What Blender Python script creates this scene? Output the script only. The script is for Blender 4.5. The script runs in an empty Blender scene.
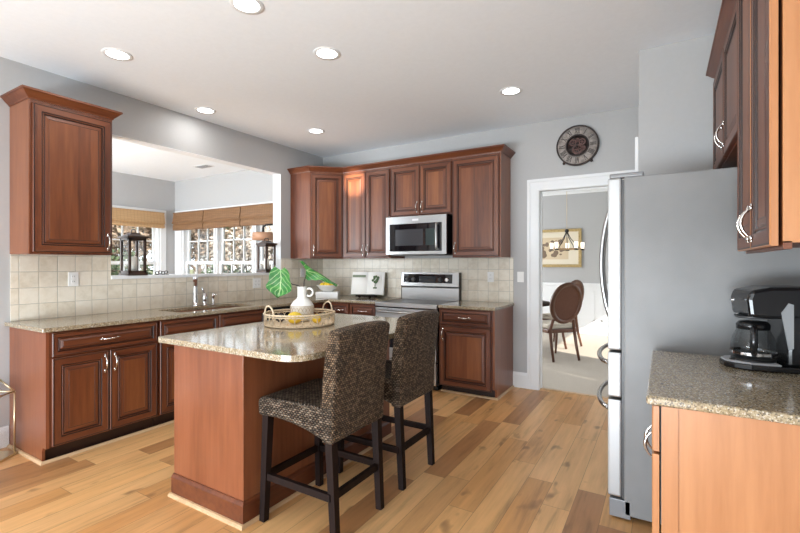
import bpy, bmesh, math, random
from mathutils import Vector, Matrix
random.seed(7)
PI = math.pi
sc = bpy.context.scene
col = sc.collection

# ------------------------------------------------------------------ camera, sky, sun, lights, exposure
CX, CY, CZ = 4.1328, -4.7566, 1.336
YAW = math.radians(31.006)
cam = bpy.data.cameras.new('camera')
cam_o = bpy.data.objects.new('camera', cam)
col.objects.link(cam_o)
cam_o.location = (CX, CY, CZ)
cam_o.rotation_euler = (PI / 2, 0, YAW)
cam.sensor_width = 36
cam.lens = 36 * 438.44 / 800
cam.shift_y = -(266.5 - 264.34) / 800
cam.clip_start = .05
sc.camera = cam_o

sc.view_settings.view_transform = 'Standard'
sc.view_settings.look = 'None'
sc.view_settings.gamma = 1
sc.view_settings.use_curve_mapping = False
sc.view_settings.exposure = 0.05
sc.cycles.use_denoising = True
sc.cycles.max_bounces = 10
sc.cycles.diffuse_bounces = 5
sc.cycles.glossy_bounces = 4
sc.cycles.transparent_max_bounces = 16
sc.cycles.sample_clamp_indirect = 6
sc.cycles.caustics_reflective = False
sc.cycles.caustics_refractive = False

world = bpy.data.worlds.new('sky')
sc.world = world
world.use_nodes = True
wn = world.node_tree.nodes
wn['Background'].inputs[0].default_value = (.86, .93, 1.0, 1)
wn['Background'].inputs[1].default_value = 2.6


def lamp(name, kind, loc, energy, color=(1, 1, 1), to=None, **kw):
    l = bpy.data.lights.new(name, kind)
    l.energy = energy
    l.color = color
    for k, v in kw.items():
        setattr(l, k, v)
    o = bpy.data.objects.new(name, l)
    col.objects.link(o)
    o.location = loc
    if to is not None:
        o.rotation_euler = (Vector(to) - Vector(loc)).to_track_quat('-Z', 'Y').to_euler()
    return o


lamp('sun', 'SUN', (8, -6, 8), 8.0, (1, .93, .82), to=(8 - .78, -6 + .34, 8 - .52), angle=.01)
lamp('front_window_daylight', 'AREA', (2.4, -7.85, 1.45), 40, (.95, .98, 1), to=(2.4, 0, 1.6), shape='RECTANGLE', size=4.0, size_y=2.2)
lamp('ceiling_fill_bounce', 'AREA', (2.4, -7.6, .3), 350, (.81, .915, 1), to=(2.3, -2.0, 2.846), shape='RECTANGLE', size=4.0, size_y=.9)  # added unseen lamp aimed up to brighten the ceiling
lamp('sunroom_window_daylight', 'AREA', (-1.9, -5.35, 1.3), 300, (.86, .94, 1), to=(-1.9, -2.2, 2.8), shape='RECTANGLE', size=2.8, size_y=1.7)
lamp('dining_window_daylight', 'AREA', (-.4, 2.3, 1.5), 130, (.96, .98, 1), to=(3, 2.4, 1.2), shape='RECTANGLE', size=2.4, size_y=1.7)

lamp('sun_glint_stand_in', 'SPOT', (2.8, -9.4, .25), 30000, (1, .95, .88), to=(.83, -.37, 2.35), spot_size=math.radians(2.5), spot_blend=1.0, shadow_soft_size=.01)  # added spot outside the front window, stands in for reflected sunlight

# ------------------------------------------------------------------ materials
def V(x):
    return tuple(x) + (1,) if len(x) == 3 else tuple(x)


class Mat:
    def __init__(s, name, color=(.8, .8, .8), rough=.5, metal=0, spec=.5, **kw):
        s.m = bpy.data.materials.new(name)
        s.m.use_nodes = True
        s.t = s.m.node_tree
        s.b = s.t.nodes['Principled BSDF']
        s.set('Base Color', V(color)); s.set('Roughness', rough); s.set('Metallic', metal); s.set('Specular IOR Level', spec)
        for k, v in kw.items():
            s.set(k.replace('_', ' '), v)

    def set(s, k, v):
        if isinstance(v, bpy.types.NodeSocket):
            s.t.links.new(v, s.b.inputs[k])
        else:
            s.b.inputs[k].default_value = v

    def n(s, typ, ins=None, **kw):
        nd = s.t.nodes.new(typ)
        for k, v in kw.items():
            setattr(nd, k, v)
        for k, v in (ins or {}).items():
            if isinstance(v, bpy.types.NodeSocket):
                s.t.links.new(v, nd.inputs[k])
            else:
                nd.inputs[k].default_value = v
        return nd

    def math(s, op, a, b=0.0, c=0.0):
        return s.n('ShaderNodeMath', {0: a, 1: b, 2: c}, operation=op).outputs[0]

    def obj(s):
        return s.n('ShaderNodeTexCoord').outputs['Object']

    def uv(s):
        return s.n('ShaderNodeTexCoord').outputs['UV']

    def map(s, v, scale=(1, 1, 1), loc=(0, 0, 0)):
        return s.n('ShaderNodeMapping', {'Vector': v, 'Scale': scale, 'Location': loc}).outputs[0]

    def rndvec(s, v, k=37.0):
        r = s.n('ShaderNodeObjectInfo').outputs['Random']
        r = s.math('MULTIPLY', r, k)
        return s.n('ShaderNodeVectorMath', {0: v, 1: r}, operation='ADD').outputs[0]

    def noise(s, v, scale, detail=3, rough=.5, out='Fac'):
        return s.n('ShaderNodeTexNoise', {'Vector': v, 'Scale': scale, 'Detail': detail, 'Roughness': rough}).outputs[out]

    def ramp(s, fac, stops, interp='LINEAR'):
        nd = s.n('ShaderNodeValToRGB', {'Fac': fac})
        cr = nd.color_ramp
        cr.interpolation = interp
        while len(cr.elements) < len(stops):
            cr.elements.new(.5)
        for e, (p, c) in zip(cr.elements, stops):
            e.position = p
            e.color = V(c) if not isinstance(c, (int, float)) else (c, c, c, 1)
        return nd.outputs[0]

    def mix(s, fac, a, b, mode='MIX'):
        nd = s.n('ShaderNodeMix', data_type='RGBA', blend_type=mode)
        for i, v in ((0, fac), (6, a), (7, b)):
            if isinstance(v, bpy.types.NodeSocket):
                s.t.links.new(v, nd.inputs[i])
            else:
                nd.inputs[i].default_value = V(v) if isinstance(v, (tuple, list)) else v
        return nd.outputs[2]

    def sep(s, v):
        return s.n('ShaderNodeSeparateXYZ', {0: v}).outputs

    def comb(s, x, y, z=0.0):
        return s.n('ShaderNodeCombineXYZ', {0: x, 1: y, 2: z}).outputs[0]

    def bump(s, h, strength=.3, dist=.01):
        s.set('Normal', s.n('ShaderNodeBump', {'Height': h, 'Strength': strength, 'Distance': dist}).outputs[0])


def lin(r, g, b):
    f = lambda c: ((c / 255 + .055) / 1.055) ** 2.4 if c > 10 else c / 255 / 12.92
    return (f(r), f(g), f(b))


def wood(name, axis, dark, mid, light, rough=.40, strips=0.0, coat=.08):
    M = Mat(name, mid, rough)
    o = M.rndvec(M.obj())
    k = {'x': (1.2, 16, 16), 'y': (16, 1.2, 16), 'z': (16, 16, 1.2)}[axis]
    g = M.noise(M.map(o, k), 2.2, 5, .6)
    k2 = {'x': (.5, 3, 3), 'y': (3, .5, 3), 'z': (3, 3, .5)}[axis]
    g2 = M.noise(M.map(o, k2), 1.6, 3, .55)
    f = M.math('ADD', M.math('MULTIPLY', g, .5), M.math('MULTIPLY', g2, .55))
    if strips:
        s_ = M.sep(o)
        a = M.math('FLOOR', M.math('MULTIPLY', M.math('ADD', s_[0], s_[1]), 1 / .085))
        w = M.n('ShaderNodeTexWhiteNoise', {'W': a}, noise_dimensions='1D').outputs[0]
        f = M.math('ADD', f, M.math('MULTIPLY', M.math('SUBTRACT', w, .5), strips))
    M.set('Base Color', M.ramp(f, [(.30, dark), (.52, mid), (.78, light)]))
    M.set('Coat Weight', coat); M.set('Coat Roughness', .2)
    M.bump(g, .06, .002)
    return M.m


CH = ((.060, .015, .006), (.122, .033, .012), (.195, .062, .021))
WZ = wood('cherry_vertical_grain', 'z', *CH, strips=.22)
WX = wood('cherry_horizontal_grain', 'x', *CH)
WP = wood('cherry_door_panel', 'z', (.072, .019, .007), (.150, .043, .014), (.235, .080, .026), strips=.30)
WG = Mat('cherry_dark_glaze', (.022, .008, .005), .4).m
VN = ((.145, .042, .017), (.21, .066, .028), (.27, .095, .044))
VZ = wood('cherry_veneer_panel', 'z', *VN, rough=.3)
VNd = ((.15, .047, .02), (.22, .075, .032), (.29, .11, .048))
VD = wood('cherry_veneer_dark_panel', 'z', *VNd, rough=.3)
ML = wood('maple_veneer_and_lit_edge', 'z', (.35, .145, .055), (.43, .19, .078), (.50, .24, .105), rough=.35)  # pale veneer of the end panels; also colours some door edges as lit
SHOE = wood('pale_shoe_mould_wood', 'y', (.42, .26, .13), (.55, .36, .2), (.65, .45, .28))
ESP = wood('espresso_wood', 'z', (.006, .003, .0025), (.012, .006, .005), (.022, .011, .008), rough=.6, coat=0)
ESP.node_tree.nodes['Principled BSDF'].inputs['Specular IOR Level'].default_value = .15
WAL = wood('walnut_chair_wood', 'z', (.07, .025, .012), (.13, .05, .025), (.2, .085, .045), rough=.35)
LANT = wood('dark_lantern_wood', 'z', (.02, .011, .007), (.04, .02, .013), (.07, .035, .022), rough=.5)
BEAM = wood('reddish_lamp_wood', 'x', (.28, .14, .08), (.40, .21, .12), (.5, .29, .18), rough=.6)


def mk_floor():
    M = Mat('oak_plank_floor', (.5, .3, .15), .34)
    s = M.sep(M.obj())
    PW, PL = .148, 1.1
    row = M.math('FLOOR', M.math('MULTIPLY', s[0], 1 / PW))
    off = M.n('ShaderNodeTexWhiteNoise', {'W': row}, noise_dimensions='1D').outputs[0]
    yy = M.math('ADD', M.math('MULTIPLY', s[1], 1 / PL), M.math('MULTIPLY', off, 7.3))
    idx = M.math('FLOOR', yy)
    rnd = M.n('ShaderNodeTexWhiteNoise', {'Vector': M.comb(row, idx)}, noise_dimensions='2D').outputs[0]
    shift = M.math('MULTIPLY', rnd, 53.0)
    v = M.comb(M.math('ADD', s[0], shift), s[1], shift)
    g = M.noise(M.map(v, (14, .9, 1)), 2.0, 6, .62)
    big = M.noise(M.map(v, (5, .8, 1)), 1.5, 4, .6)
    base = M.ramp(rnd, [(0, (.62, .315, .115)), (.2, (.72, .405, .165)), (.45, (.78, .47, .215)), (.62, (.64, .325, .12)), (.80, (.72, .41, .175)), (.90, (.46, .225, .09)), (1, (.34, .155, .062))])
    f = M.ramp(M.math('ADD', M.math('MULTIPLY', g, .55), M.math('MULTIPLY', big, .5)), [(.33, .56), (.5, .95), (.68, 1.12)])
    c = M.mix(1.0, base, f, 'MULTIPLY')
    kn = M.noise(M.map(v, (9, 4.0, 1)), 1.0, 2, .5)
    c = M.mix(M.ramp(kn, [(.65, 0), (.74, .7)]), c, (.20, .095, .04))
    fx = M.math('FRACT', M.math('MULTIPLY', s[0], 1 / PW))
    fy = M.math('FRACT', yy)
    gx = M.math('LESS_THAN', M.math('MINIMUM', fx, M.math('SUBTRACT', 1, fx)), .010)
    gy = M.math('LESS_THAN', M.math('MINIMUM', fy, M.math('SUBTRACT', 1, fy)), .0014)
    gap = M.math('MAXIMUM', gx, gy)
    c = M.mix(M.math('MULTIPLY', gap, .55), c, (.12, .06, .025))
    M.set('Base Color', c)
    M.set('Roughness', M.ramp(g, [(.3, .38), (.7, .28)]))
    M.bump(M.math('SUBTRACT', M.math('MULTIPLY', g, .25), gap), .12, .003)
    return M.m


def mk_tile():
    M = Mat('cream_square_tile', (.6, .55, .47), .32)
    s = M.sep(M.uv())
    T = .122
    a = M.math('MULTIPLY', s[0], 1 / T); b = M.math('MULTIPLY', M.math('SUBTRACT', s[1], .914), 1 / T)
    fa, fb = M.math('FRACT', a), M.math('FRACT', b)
    e = M.math('MINIMUM', M.math('MINIMUM', fa, M.math('SUBTRACT', 1, fa)), M.math('MINIMUM', fb, M.math('SUBTRACT', 1, fb)))
    gr = M.math('LESS_THAN', e, .016)
    r = M.n('ShaderNodeTexWhiteNoise', {'Vector': M.comb(M.math('FLOOR', a), M.math('FLOOR', b))}, noise_dimensions='2D').outputs[0]
    n = M.noise(M.comb(M.math('ADD', s[0], M.math('MULTIPLY', r, 9)), s[1], r), 14, 5, .65)
    c = M.ramp(M.math('ADD', M.math('MULTIPLY', n, .8), M.math('MULTIPLY', r, .22)), [(.25, (.58, .51, .40)), (.5, (.71, .65, .545)), (.8, (.79, .74, .65))])
    M.set('Base Color', M.mix(gr, c, (.42, .40, .35)))
    M.set('Roughness', M.math('MULTIPLY_ADD', gr, .5, .3))
    M.bump(M.ramp(e, [(.0, 0), (.05, 1)]), .35, .003)
    return M.m


def mk_granite():
    M = Mat('speckled_beige_granite', (.3, .25, .18), .12)
    o = M.obj()
    n1 = M.noise(o, 30, 4, .6)
    n2 = M.noise(o, 150, 3, .6)
    vor = M.n('ShaderNodeTexVoronoi', {'Vector': o, 'Scale': 230.0}).outputs['Color']
    vv = M.sep(vor)[0]
    c = M.ramp(n2, [(.28, (.075, .06, .042)), (.42, (.25, .19, .12)), (.55, (.37, .295, .19)), (.72, (.52, .45, .32))])
    c = M.mix(M.ramp(n1, [(.4, 0), (.65, .55)]), c, (.30, .235, .13))
    c = M.mix(M.ramp(vv, [(.80, 0), (.84, .75)], 'LINEAR'), c, (.055, .05, .045))
    c = M.mix(M.ramp(M.sep(vor)[1], [(.84, 0), (.88, .7)]), c, (.62, .58, .50))
    M.set('Base Color', c)
    M.set('Coat Weight', .3); M.set('Coat Roughness', .05); M.set('Specular IOR Level', .42)
    return M.m


def mk_weave(name, dark, light, kx=.013, ky=.0085):
    M = Mat(name, dark, .55)
    dn = M.noise(M.uv(), 55, 2, .5, out='Color')
    dv = M.n('ShaderNodeVectorMath', {0: dn, 1: (.007, .007, 0)}, operation='MULTIPLY').outputs[0]
    s = M.sep(M.n('ShaderNodeVectorMath', {0: M.uv(), 1: dv}, operation='ADD').outputs[0])
    r = M.math('MULTIPLY', s[1], 1 / ky)
    row = M.math('FLOOR', r)
    par = M.math('MODULO', M.math('ABSOLUTE', row), 2.0)
    a = M.math('ADD', M.math('MULTIPLY', s[0], 1 / kx), M.math('MULTIPLY', par, .5))
    sx = M.math('ABSOLUTE', M.math('SINE', M.math('MULTIPLY', a, PI)))
    sy = M.math('ABSOLUTE', M.math('SINE', M.math('MULTIPLY', r, PI)))
    h = M.math('MULTIPLY', sx, sy)
    rnd = M.n('ShaderNodeTexWhiteNoise', {'Vector': M.comb(M.math('FLOOR', a), row)}, noise_dimensions='2D').outputs[0]
    nz = M.noise(M.uv(), 9, 3, .6)
    f = M.math('ADD', M.math('MULTIPLY', h, .45), M.math('ADD', M.math('MULTIPLY', rnd, .38), M.math('MULTIPLY', nz, .2)))
    M.set('Base Color', M.ramp(f, [(.12, (.004, .003, .0025)), (.42, dark), (.85, light)]))
    M.set('Specular IOR Level', .3)
    M.bump(h, 1.0, .009)
    return M.m


def mk_bamboo(name, a, b):
    M = Mat(name, a, .6)
    s = M.sep(M.uv())
    n = M.noise(M.comb(M.math('MULTIPLY', s[0], 3), M.math('MULTIPLY', s[1], 90)), 1.0, 4, .7)
    st = M.math('ABSOLUTE', M.math('SINE', M.math('MULTIPLY', s[0], PI / .055)))
    c = M.ramp(n, [(.3, a), (.7, b)])
    c = M.mix(M.ramp(st, [(.0, .6), (.18, 0)]), c, tuple(x * .45 for x in a))
    M.set('Base Color', c)
    M.bump(n, .5, .004)
    return M.m


def mk_noise(name, a, b, scale, rough=.6, bump=0, metal=0, lo=.35, hi=.65):
    M = Mat(name, a, rough, metal)
    n = M.noise(M.obj(), scale, 4, .6)
    M.set('Base Color', M.ramp(n, [(lo, a), (hi, b)]))
    if bump:
        M.bump(n, bump, .004)
    return M.m


def mk_steel(name, axis, base=.43, rough=.30):
    M = Mat(name, (base,) * 3, rough, 1)
    k = {'x': (2, 300, 300), 'y': (300, 2, 300), 'z': (300, 300, 2)}[axis]
    n = M.noise(M.map(M.obj(), k), 1.0, 2)
    M.set('Base Color', M.ramp(n, [(.3, base * .98), (.7, base * 1.02)]))
    M.set('Roughness', M.ramp(n, [(.3, rough * .97), (.7, rough * 1.04)]))
    return M.m


def mk_glass(name, tint=(1, 1, 1), refl=.9):
    m = bpy.data.materials.new(name)
    m.use_nodes = True
    t = m.node_tree
    t.nodes.clear()
    out = t.nodes.new('ShaderNodeOutputMaterial')
    mx = t.nodes.new('ShaderNodeMixShader')
    tr = t.nodes.new('ShaderNodeBsdfTransparent')
    gl = t.nodes.new('ShaderNodeBsdfGlossy')
    fr = t.nodes.new('ShaderNodeLayerWeight')
    pw = t.nodes.new('ShaderNodeMath')
    pw.operation = 'POWER'
    pw.inputs[1].default_value = 4.0
    mu = t.nodes.new('ShaderNodeMath')
    mu.operation = 'MULTIPLY_ADD'
    mu.inputs[1].default_value = refl * .6
    mu.inputs[2].default_value = .03
    gl.inputs['Roughness'].default_value = .02
    tr.inputs[0].default_value = V(tint)
    L = t.links.new
    L(fr.outputs['Facing'], pw.inputs[0]); L(pw.outputs[0], mu.inputs[0]); L(mu.outputs[0], mx.inputs[0])
    L(tr.outputs[0], mx.inputs[1]); L(gl.outputs[0], mx.inputs[2]); L(mx.outputs[0], out.inputs[0])
    return m


def mk_emit(name, c, s):
    M = Mat(name, c, .5)
    M.set('Emission Color', V(c)); M.set('Emission Strength', s)
    return M.m


FLOOR = mk_floor()
TILE = mk_tile()
GRAN = mk_granite()
WALLP = mk_noise('pale_grey_wall_paint', (.435, .436, .44), (.445, .446, .45), 40, .75, .02)
CEILP = mk_noise('white_ceiling_paint', (.82, .86, .905), (.84, .88, .925), 30, .85, .02)
TRIMW = mk_noise('white_trim_paint', (.76, .775, .79), (.78, .795, .81), 5, .45)
CARPET = mk_noise('beige_carpet', (.46, .40, .33), (.60, .54, .46), 160, .95, .4)
STEELX = mk_steel('brushed_steel_horizontal', 'x')
STEELZ = mk_steel('brushed_steel_vertical', 'z')
CHROME = Mat('polished_chrome', (.75, .76, .78), .08, 1).m
NICKEL = mk_noise('antique_silver_pull', (.62, .60, .57), (.80, .79, .77), 120, .2, .1, 1)
FRSIDE = None
M_ = Mat('textured_grey_fridge_side', (.235, .237, .24), .36)
n_ = M_.noise(M_.obj(), 240, 3, .6)
M_.set('Base Color', M_.ramp(M_.noise(M_.obj(), 3, 3), [(.3, (.170, .171, .172)), (.7, (.215, .216, .217))]))
M_.bump(n_, .25, .003)
FRSIDE = M_.m
BLACK = Mat('black_plastic', (.008, .008, .009), .18).m
BLACKM = Mat('matte_black_metal', (.012, .011, .011), .5).m
BGLASS = Mat('black_glass', (.006, .006, .008), .04, Coat_Weight=.6).m
DGREY = Mat('dark_grey_plastic', (.06, .06, .062), .35).m
GREYP = Mat('mid_grey_plastic', (.20, .205, .215), .3).m
WHITEP = Mat('white_plastic', (.80, .80, .79), .35).m
CERAM = mk_noise('white_ceramic', (.78, .76, .72), (.84, .83, .80), 18, .35)
CERAB = mk_noise('warm_brown_line_glaze', (.42, .30, .20), (.52, .40, .28), 60, .6)
GLASS = mk_glass('clear_glass')
WGLASS = mk_glass('window_glass', (.97, .98, .98), .5)
WEAVB = mk_weave('dark_woven_leaf_back', (.058, .036, .022), (.36, .25, .16), .0150, .0105)
WEAVS = mk_weave('dark_woven_leaf_seat', (.045, .030, .021), (.30, .235, .175), .022, .0105)
BAMB = mk_bamboo('brown_bamboo_shade', (.13, .062, .027), (.30, .16, .075))
BAMG = mk_bamboo('lit_golden_bamboo', (.40, .24, .11), (.58, .38, .20))  # same bamboo, with its lit look put into the colour
RATT = mk_noise('pale_rattan', (.56, .42, .27), (.80, .67, .50), 90, .6, .3)
LEMON = mk_noise('lemon_peel', (.80, .52, .02), (.88, .66, .06), 60, .4, .15)
PAPER = Mat('white_page_paper', (.80, .79, .76), .7).m
SAGE = Mat('sage_print', (.20, .24, .16), .7).m
SAGED = Mat('dark_green_print', (.07, .12, .05), .7).m
BRASS = Mat('pale_brass', (.70, .58, .38), .3, 1).m
GOLD = mk_noise('gilt_frame', (.42, .30, .13), (.58, .43, .2), 30, .4, .1, .5)
CREAM = mk_noise('cream_upholstery', (.60, .54, .45), (.68, .62, .53), 120, .85, .2)
CANE = mk_noise('brown_back_upholstery', (.10, .035, .018), (.17, .065, .035), 120, .6, .2)
MATB = Mat('cream_picture_mat', (.74, .67, .54), .8).m
SKETCH1 = Mat('warm_sketch_ground', (.62, .50, .34), .8).m
SKETCH2 = Mat('brown_sketch_ink', (.20, .14, .10), .8).m
LED = mk_emit('lit_lamp_lens', (1, .985, .96), 7)
SHADEL = mk_emit('lit_glass_lamp_shade', (1, .93, .82), 1.1)
WAX = Mat('white_candle_wax', (.82, .80, .74), .5).m
CLKF = mk_noise('weathered_clock_grey', (.20, .175, .16), (.38, .34, .315), 25, .7, .2)
CLKD = mk_noise('aged_dark_iron', (.018, .013, .012), (.05, .032, .028), 30, .55, .2)
ORANGE = mk_emit('amber_indicator', (1, .45, .08), 1.2)


def mk_leaf():
    M = Mat('veined_green_leaf', (.06, .25, .04), .35)
    s = M.sep(M.uv())   # u across (-1..1), v along (0..1)
    au = M.math('ABSOLUTE', s[0])
    rib = M.math('LESS_THAN', au, .045)
    ph = M.math('ADD', M.math('MULTIPLY', s[1], 5.0), M.math('MULTIPLY', au, -2.2))
    fr = M.math('FRACT', ph)
    vein = M.math('LESS_THAN', fr, .11)
    vn = M.math('MAXIMUM', rib, vein)
    n = M.noise(M.obj(), 30, 4, .6)
    c = M.ramp(n, [(.3, (.012, .10, .02)), (.55, (.03, .19, .03)), (.8, (.11, .30, .045))])
    M.set('Base Color', M.mix(M.math('MULTIPLY', vn, .75), c, (.45, .58, .28)))
    return M.m


LEAF = mk_leaf()
LEAF.node_tree.nodes['Principled BSDF'].inputs['Roughness'].default_value = .55
STEM = Mat('dark_stem', (.03, .018, .012), .5).m


# ------------------------------------------------------------------ mesh helpers
class MB:
    def __init__(s):
        s.v, s.f, s.mi, s.sm, s.uvs = [], [], [], [], {}

    def add(s, vs, fs, m=0, smooth=False):
        o = len(s.v)
        s.v += [tuple(p) for p in vs]
        for f in fs:
            s.f.append(tuple(i + o for i in f)); s.mi.append(m); s.sm.append(smooth)
        return s

    def box(s, x0, y0, z0, x1, y1, z1, m=0, bev=0):
        x0, x1 = min(x0, x1), max(x0, x1); y0, y1 = min(y0, y1), max(y0, y1); z0, z1 = min(z0, z1), max(z0, z1)
        if bev:
            bm = bmesh.new()
            r = bmesh.ops.create_cube(bm, size=1)
            bmesh.ops.transform(bm, matrix=Matrix.Translation(((x0 + x1) / 2, (y0 + y1) / 2, (z0 + z1) / 2)) @ Matrix.Diagonal((x1 - x0, y1 - y0, z1 - z0, 1)), verts=bm.verts)
            bmesh.ops.bevel(bm, geom=bm.edges[:], offset=min(bev, .49 * min(x1 - x0, y1 - y0, z1 - z0)), segments=2, affect='EDGES', profile=.6)
            return s.bm(bm, m)
        vs = [(x, y, z) for z in (z0, z1) for y in (y0, y1) for x in (x0, x1)]
        return s.add(vs, [(0, 2, 3, 1), (4, 5, 7, 6), (0, 1, 5, 4), (2, 6, 7, 3), (0, 4, 6, 2), (1, 3, 7, 5)], m)

    def bm(s, bm, m=0, smooth=False, mat=None):
        bm.verts.index_update()
        vs = [(mat @ v.co if mat else v.co.copy()) for v in bm.verts]
        s.add([tuple(v) for v in vs], [tuple(v.index for v in f.verts) for f in bm.faces], m, smooth)
        bm.free()
        return s

    def rings(s, loops, m=0, smooth=True, cap=(True, True), closed=True, wrap=False):
        n = len(loops[0]); o = []
        vs = [p for l in loops for p in l]
        fs = []
        L = len(loops)
        for i in range(L if wrap else L - 1):
            a, b = i * n, ((i + 1) % L) * n
            for j in range(n if closed else n - 1):
                k = (j + 1) % n
                fs.append((a + j, a + k, b + k, b + j))
        s.add(vs, fs, m, smooth)
        o = len(s.v) - len(vs)
        if cap[0] and not wrap:
            s.f.append(tuple(o + j for j in reversed(range(n)))); s.mi.append(m); s.sm.append(False)
        if cap[1] and not wrap:
            s.f.append(tuple(o + (L - 1) * n + j for j in range(n))); s.mi.append(m); s.sm.append(False)
        return s

    def tube(s, pts, r, n=8, m=0, cap=True, sq=False, closed=False):
        pts = [Vector(p) for p in pts]
        L = len(pts)
        rr = r if isinstance(r, (list, tuple)) else [r] * L
        t0 = (pts[1] - pts[0]).normalized()
        up = Vector((0, 0, 1)) if abs(t0.z) < .9 else Vector((0, 1, 0))
        side = t0.cross(up).normalized()
        loops = []
        for i, p in enumerate(pts):
            if closed:
                t = (pts[(i + 1) % L] - pts[i - 1]).normalized()
            else:
                t = (pts[min(i + 1, L - 1)] - pts[max(i - 1, 0)]).normalized()
            side = (side - t * side.dot(t)).normalized()
            b = t.cross(side)
            ph = PI / n if sq else 0
            loops.append([tuple(p + (side * math.cos(2 * PI * j / n + ph) + b * math.sin(2 * PI * j / n + ph)) * rr[i]) for j in range(n)])
        return s.rings(loops, m, not sq, (cap, cap), wrap=closed)

    def lathe(s, prof, n=24, c=(0, 0, 0), m=0, smooth=True, cap=True, sx=1, sy=1):
        loops = [[(c[0] + r * sx * math.cos(2 * PI * j / n), c[1] + r * sy * math.sin(2 * PI * j / n), c[2] + z) for j in range(n)] for r, z in prof]
        return s.rings(loops, m, smooth, (cap, cap))

    def prism(s, poly, axis, a, b, m=0, smooth=False):
        # poly 2d; axis 'x': (y,z), 'y': (x,z), 'z': (x,y)
        f = {'x': lambda p, t: (t, p[0], p[1]), 'y': lambda p, t: (p[0], t, p[1]), 'z': lambda p, t: (p[0], p[1], t)}[axis]
        return s.rings([[f(p, a) for p in poly], [f(p, b) for p in poly]], m, smooth)

    def sphere(s, c, r, nu=14, nv=9, m=0, k=(1, 1, 1)):
        loops = []
        for i in range(nv):
            t = PI * (i + .5 * (i == 0) * .1) / (nv - 1)
            t = min(max(t, .02), PI - .02)
            loops.append([(c[0] + r * k[0] * math.sin(t) * math.cos(2 * PI * j / nu), c[1] + r * k[1] * math.sin(t) * math.sin(2 * PI * j / nu), c[2] - r * k[2] * math.cos(t)) for j in range(nu)])
        return s.rings(loops, m, True)

    def sweep(s, path, prof, z0, m=0, closed=False):
        # path: 2d points, outward is to the right of travel; prof: (outward, z)
        P = [Vector(p) for p in path]
        loops = []
        for i, p in enumerate(P):
            a = (P[i] - P[i - 1]).normalized() if i else None
            b = (P[i + 1] - P[i]).normalized() if i < len(P) - 1 else None
            na = Vector((a.y, -a.x)) if a else None
            nb = Vector((b.y, -b.x)) if b else None
            if na and nb:
                nn = (na + nb).normalized(); k = 1 / max(.3, nn.dot(na))
            else:
                nn = na or nb; k = 1
            loops.append([(p.x + nn.x * o * k, p.y + nn.y * o * k, z0 + z) for o, z in prof])
        return s.rings(loops, m, False)

    def xf(s, M):
        s.v = [tuple(M @ Vector(p)) for p in s.v]
        return s

    def build(s, name, mats, parent=None, loc=(0, 0, 0), rz=0, bevel=0, seg=2, uv=True, fix=True, smooth_all=False):
        me = bpy.data.meshes.new(name)
        me.from_pydata(s.v, [], s.f)
        if fix:
            bm = bmesh.new(); bm.from_mesh(me)
            bmesh.ops.recalc_face_normals(bm, faces=bm.faces[:])
            bm.to_mesh(me); bm.free()
        for m in (mats if isinstance(mats, (list, tuple)) else [mats]):
            me.materials.append(m)
        me.polygons.foreach_set('material_index', s.mi)
        me.polygons.foreach_set('use_smooth', [True] * len(s.sm) if smooth_all else s.sm)
        if uv:
            u = me.uv_layers.new(name='UVMap')
            if s.uvs:
                for l in me.loops:
                    u.data[l.index].uv = s.uvs[l.vertex_index]
            else:
                for p in me.polygons:
                    n = p.normal; a = max(range(3), key=lambda i: abs(n[i]))
                    for li in p.loop_indices:
                        c = me.vertices[me.loops[li].vertex_index].co
                        u.data[li].uv = (c[1], c[2]) if a == 0 else ((c[0], c[2]) if a == 1 else (c[0], c[1]))
        me.update()
        o = bpy.data.objects.new(name, me)
        col.objects.link(o)
        o.location = loc
        o.rotation_euler = (0, 0, rz)
        if parent:
            o.parent = parent
        if bevel:
            b = o.modifiers.new('edge', 'BEVEL')
            b.width = bevel; b.segments = seg; b.limit_method = 'ANGLE'; b.angle_limit = math.radians(40)
        return o


def tag(o, label=None, cat=None, group=None, kind=None):
    if label: o['label'] = label
    if cat: o['category'] = cat
    if group: o['group'] = group
    if kind: o['kind'] = kind
    return o


def empty(name, loc=(0, 0, 0), rz=0, label=None, cat=None, group=None, kind=None):
    o = bpy.data.objects.new(name, None)
    o.empty_display_size = .1
    col.objects.link(o)
    o.location = loc
    o.rotation_euler = (0, 0, rz)
    return tag(o, label, cat, group, kind)


def struct(mb, name, mats, **kw):
    return tag(mb.build(name, mats, **kw), kind='structure')


def copy_tree(o, parent=None):
    c = o.copy(); col.objects.link(c)
    if parent: c.parent = parent
    for ch in list(o.children):
        copy_tree(ch, c)
    return c


def wall_with_holes(mb, axis, a0, a1, t0, t1, H, holes, m=0, z0=0):
    # axis 'x': wall runs along x from a0..a1, thickness y t0..t1 ; 'y': runs along y, thickness x
    def B(p0, p1, q0, q1):
        if p1 - p0 < 1e-5 or q1 - q0 < 1e-5: return
        if axis == 'x': mb.box(p0, t0, q0, p1, t1, q1, m)
        else: mb.box(t0, p0, q0, t1, p1, q1, m)
    x = a0
    for (h0, h1, zb, zt) in sorted(holes):
        B(x, h0, z0, H); B(h0, h1, z0, zb); B(h0, h1, zt, H)
        x = h1
    B(x, a1, z0, H)
    return mb


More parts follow.
